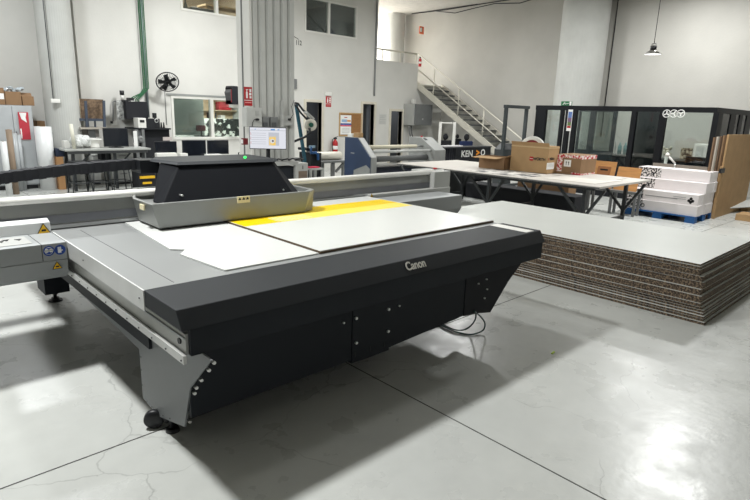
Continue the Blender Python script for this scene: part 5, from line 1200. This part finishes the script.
for k, (px, w_) in enumerate(((619.5, .05), (625, .045))):
    p = ax(px, 150, 14.4); tag(G().lathe((14.4, p.y, CZ+.001), [(0,0),(w_,0),(w_,.2),(w_*.4,.26),(w_*.4,.3),(0,.3)], 14).build('water_bottle', mat('bottle_blue', (120,150,150), .2)), ['bluish bottle on the booth counter, left of a pair', 'bluish bottle on the booth counter, right of a pair'][k], 'bottle')
p = ax(615, 150, 14.4); tag(G().tube([(14.4,p.y,CZ),(14.4,p.y,CZ+.3),(14.4,p.y+.05,CZ+.36),(14.4,p.y+.12,CZ+.34),(14.4,p.y+.14,CZ+.28)], .014).build('tap', steel), 'slim curved steel tap on the booth counter', 'tap')
# office lamp on counter (white desk lamp)
dl = root('desk_lamp', (11.2, ax(674,162,11.2).y, .0), 'thin white jointed desk lamp leaning behind the white boxes', 'lamp')
a, b, c_ = ax(667.5,155,11.2), ax(675,163.5,11.2), ax(674.2,170,11.2)
G().cyl(a, b, .018, 10).build('upper_arm', white_pl, dl); G().cyl(b, c_, .014, 10).build('lower_arm', steel, dl); G().cyl(c_, (c_.x, c_.y, 0), .012, 8).build('pole', steel, dl)
G().lathe(a, [(.0,.05),(.03,.03),(.05,-.02),(.045,-.02),(0,.0)], 14, axis=(0,.3,1)).build('lamp_head', white_pl, dl)
# taupe boards behind the boxes
tag(G().box(11.55, 11.6, ax(706,175,11.55).y, ax(652,170,11.55).y, 0, ax(680,165,11.55).z).build('taupe_board', mat('taupe_board_m', (146,136,126), .7)), 'taupe board standing between the white boxes and the booth', 'board')
# ================================================================ WHITE BOXES ON BLUE PALLET
PX0, PX1, PY0, PY1 = 10.05, 11.0, 2.93, 4.12
bp2 = root('blue_pallet', (10.6, 3.5, 0), 'blue wooden pallet carrying the white long boxes', 'pallet')
for y in (PY0+.0, (PY0+PY1)/2-.07, PY1-.15):
    for x in (PX0, (PX0+PX1)/2-.07, PX1-.15): G().box(x, x+.14, y, y+.15, .0, .09).build('block', bluew, bp2)
for k in range(6): G().box(PX0+.0+k*.18, PX0+.12+k*.18, PY0, PY1, .092, .11).build('deck_board', bluew, bp2)
wbx = mat('box_white', (228,222,222), .55, var=.02); pat = speck('floral_print', (28,28,30), (226,222,220), 30, .6, .495, .51)
# row stacks stepped: rows from px profile
zc = .112; hb = .18; rows = [(10.08, 4), (10.11, 4), (10.36, 3), (10.51, 2)]
wn = ['bottom', 'second', 'third', 'top']; n_ = ['front', 'second', 'third', 'rear']
for r_, (x0, nn) in enumerate(rows):
    for k in range(nn):
        xx0 = x0+k*.2; yj = random.uniform(-.012,.012)
        r = root('long_box', (xx0+.098, 3.5, zc+r_*hb), 'long white box on the blue pallet, %s row, %s one' % (wn[r_], n_[k]), 'box', 'white boxes on the blue pallet')
        z0 = zc+r_*hb+.001; z1 = zc+(r_+1)*hb-.002
        G().box(xx0, xx0+.196, PY0+yj, PY1+yj, z0, z1).build('body', wbx, r, bevel=.004)
        if r_ >= 1 or k == 0:
            w0 = .42 if r_ == 3 else .38 if r_ == 2 else .32
            o_ = G().box(xx0-.0015, xx0, PY1+yj-w0+.02, PY1+yj-.005, z0+.006, z1-.006).build('patterned_end', pat, r)
        if k == 0 and r_ == 1:
            g = G(); yy = 3.04+yj; zz = z0+.07
            for a, b in ((0,.035),(-.03,0),(.03,0),(0,-.02)): g.cyl((xx0-.002, yy+a, zz+b),(xx0,yy+a,zz+b), .024, 14)
            g.box(xx0-.002, xx0, yy-.012, yy+.012, zz-.05, zz)
            g.build('clover_mark', ink, r)
            for j in range(2): G().box(xx0-.002, xx0, 3.0+yj+.12, 3.0+yj+.32, zz+.045-.03*j-.004, zz+.045-.03*j+.002).build('small_print', mgrey, r)
            G().box(xx0-.002, xx0, 3.25+yj, 3.78+yj, zz-.0, zz+.016).build('print_line', mat('print_grey', (150,148,148), .6), r)
        if k == 0 and r_ == 0:
            for j in range(3): G().lathe((xx0, 3.8+.1*j, z0+.08), [(.035,0),(.035,.002),(.022,.002),(.022,0)], 18, axis=(-1,0,0)).build('round_symbol', ink, r)
# ================================================================ CARDBOARD SHEETS RIGHT
def csheet(x0, x1, y, h, t, m, label, tilt=.0):
    g = G().hexa([(x0,y,0),(x1,y,0),(x1,y+t,0),(x0,y+t,0)],[(x0,y+tilt,h),(x1,y+tilt,h),(x1,y+t+tilt,h),(x0,y+t+tilt,h)])
    return tag(g.build('cardboard_sheet', m, bevel=.003), label, 'cardboard', None)
YCB = 2.9; cx0 = ay(722, 175, YCB).x
big = G().box(cx0, cx0+1.9, YCB, YCB+.03, 0.0, ay(735, 134.5, YCB).z).build('cardboard_sheet', cardboard); tag(big, 'big brown cardboard sheet standing upright at the right edge', 'cardboard')
e_ = G().box(cx0-.095, cx0-.004, YCB-.02, YCB+.03, 0, .92).build('cardboard_sheet', cardboard); tag(e_, 'narrow lighter cardboard strip standing at the left edge of the big sheet', 'cardboard')
bsm = [cardboard_d, mat('brown_dark2', (104,82,64), .8), mat('pale_board', (196,188,176), .7), mat('brown_mid', (128,100,76), .8)]
lbl = ['brown board edge on, first left of the big cardboard sheet', 'dark brown board standing second from the big cardboard sheet', 'pale board standing among the brown ones left of the big sheet', 'brown board standing furthest left of the cardboard group']
for k in range(4):
    a = cx0-.012-.085*(k+1); o_ = G().box(a, cx0+1.2-.1*k, YCB+.04+.025*k, YCB+.06+.025*k, 0, 1.44-.012*k).build('standing_board', bsm[k]); tag(o_, lbl[k], 'board')
tag(px_box(G(), 721, 168.5, 725, 173, YCB-.03, .028).build('black_clip', black), 'black clip on the left edge of the big cardboard sheet', 'clip')
# white panels & small carton at far right floor
wp = root('white_board', (9.6, 1.9, 0), 'thin white panel lying tilted on the floor at the right edge of the photo', 'board')
a = az(726, 208.5, .1); 
G().hexa([(a.x,a.y,.098),(a.x+1.0,a.y-.35,.098),(a.x+1.6,a.y-.1,.16),(a.x+.7,a.y+.02,.16)],[(a.x,a.y,.112),(a.x+1.0,a.y-.35,.112),(a.x+1.6,a.y-.1,.174),(a.x+.7,a.y+.02,.174)]).build('sheet', sheet_w, wp)
G().box(a.x+.75, a.x+1.0, a.y-.2, a.y-.05, 0, .096).build('support_block', cardboard, wp)
p = az(745, 221, 0); tag(G().box(p.x-.03, p.x+.4, p.y-.2, p.y+.15, 0, .11).build('small_carton', cardboard, bevel=.004), 'small light brown carton on the floor at the right edge under the white panel', 'box')
# ================================================================ PENDANT LAMP AND WALL CORD
XLp = 12.6; c_ = ax(652.6, 54.3, XLp)
pl = root('pendant_lamp', (XLp, c_.y, ZC), 'grey conical industrial lamp hanging on a cord before the right wall', 'lamp')
Rl = abs(ax(644.2,54.3,XLp).y-ax(661,54.3,XLp).y)/2
G().lathe(c_, [(Rl*.97,0),(Rl,.0),(Rl*.42,.075),(Rl*.3,.085),(Rl*.3,.09)], 28).build('shade', mat('lamp_grey', (130,128,124), .4, metal=.4), pl)
G().cyl(c_+Vector((0,0,.0)), c_+Vector((0,0,.006)), Rl*.95, 28).build('light_disc', mat('lamp_emit', (250,250,246), .5, emit=1.6), pl)
G().cyl(c_+Z_*.085, c_+Z_*.17, Rl*.36, 18).build('housing', black, pl); G().tube([c_+Vector((0,-.04,.17)), c_+Vector((0,-.04,.21)), c_+Vector((0,.04,.21)), c_+Vector((0,.04,.17))], .008).build('hook', black, pl)
tp_ = ax(660.5, 0, XLp); G().cyl(c_+Z_*.21, (XLp+.0, c_.y, ZC), .007, 8).build('cord', black, pl)
p = ax(605.5, 100, XW-.02); tag(G().cyl((XW-.02, p.y, 1.2),(XW-.02,p.y,ZC), .012, 8).build('power_cable', black), 'thin black vertical cord on the right wall beside the wide round column', 'cord')

GROUPS = {'computer_monitor': 'dark monitors on the bench and desk', 'wire_stool': 'wire stools under the bench', 'carton': 'brown cartons at the left wall', 'round_emblem': 'three emblems on the booth glass',
 'ceiling_cable': 'cables under the ceiling', 'film_tube': 'thin tubes before the grey cabinet', 'office_chair': 'office chairs', 'standing_board': 'boards standing beside the cardboard sheet', 'industrial_socket': 'sockets on the fluted column',
 'round_column': 'round ribbed columns', 'fire_extinguisher': 'red fire extinguishers', 'fire_sign': 'red fire signs', 'wood_panel': 'leaning wood panels', 'printed_sheet': 'sheets lying on the long table', 'low_cabinet': 'white cabinets under the bench',
 'hanging_cable': 'cables hanging below the utility cabinet', 'water_bottle': 'bottles on the booth counter', 'spray_bottle': 'small black bottles by the window', 'power_cable': 'cables under the printer', 'paper_tray': 'white trays on the desk', 'cardboard_sheet': 'cardboard sheets at the right edge',
 'storage_box': 'storage boxes', 'folder': 'folders on the office shelf'}
for o in list(bpy.context.scene.objects):
    if o.parent is None and 'label' in o and 'group' not in o:
        b = o.name.split('.')[0]
        if b in GROUPS and not (b == 'power_cable' and 'wall' in o['label']): o['group'] = GROUPS[b]
# ================================================================ LIGHT
def area(name, loc, size, power, col=(1,.97,.93), rot=(0,0,0), shape='DISK', sy=None):
    l = bpy.data.lights.new(name, 'AREA'); l.shape = shape; l.size = size; l.energy = power; l.color = col
    if sy: l.shape = 'RECTANGLE'; l.size_y = sy
    o = bpy.data.objects.new(name, l); C.objects.link(o); o.location = loc; o.rotation_euler = rot; return o
K = (.985,.995,.98)
area('high_bay_light', (.25, 3.95, 4.5), .42, 275, K)
area('high_bay_light', (3.0, 3.9, 4.5), .42, 60, K)
area('high_bay_light', (9.8, 2.6, 4.5), .5, 215, K)
area('high_bay_light', (6.0, 10.2, 4.7), .6, 200, K)
area('high_bay_light', (11.0, 8.5, 4.7), .6, 170, K)
area('high_bay_light', (1.5, 10.0, 4.7), .6, 140, (.95,.98,1))
area('high_bay_light', (13.6, 4.8, 4.7), .6, 100, K)
area('mezzanine_daylight', (13.6, 17.6, 4.95), 1.6, 620, (1,1,1), sy=2)
area('office_fill', (7.2, 14.2, 2.3), .8, 200)  # unseen lamp, added so the office shows through its window
area('corridor_fill', (10.5, 14.2, 2.25), .5, 9)  # unseen lamp, added to lift the black out of the doorways
area('corridor_fill', (13.2, 14.2, 2.25), .5, 12)  # added likewise behind the third doorway, no fitting there
area('upper_office_light', (7.0, 14.6, 4.9), .8, 75, (1,.93,.82))
area('upper_office_light', (10.3, 15.0, 4.9), .8, 22)
w = bpy.data.worlds.new('world'); bpy.context.scene.world = w; w.use_nodes = True
w.node_tree.nodes['Background'].inputs[0].default_value = (.8,.85,.9,1); w.node_tree.nodes['Background'].inputs[1].default_value = .3
S = bpy.context.scene
S.view_settings.view_transform = 'Standard'; S.view_settings.look = 'None'; S.view_settings.gamma = 1; S.view_settings.exposure = 0
S.cycles.max_bounces = 8; S.cycles.use_denoising = True
S.cycles.sample_clamp_indirect = 4
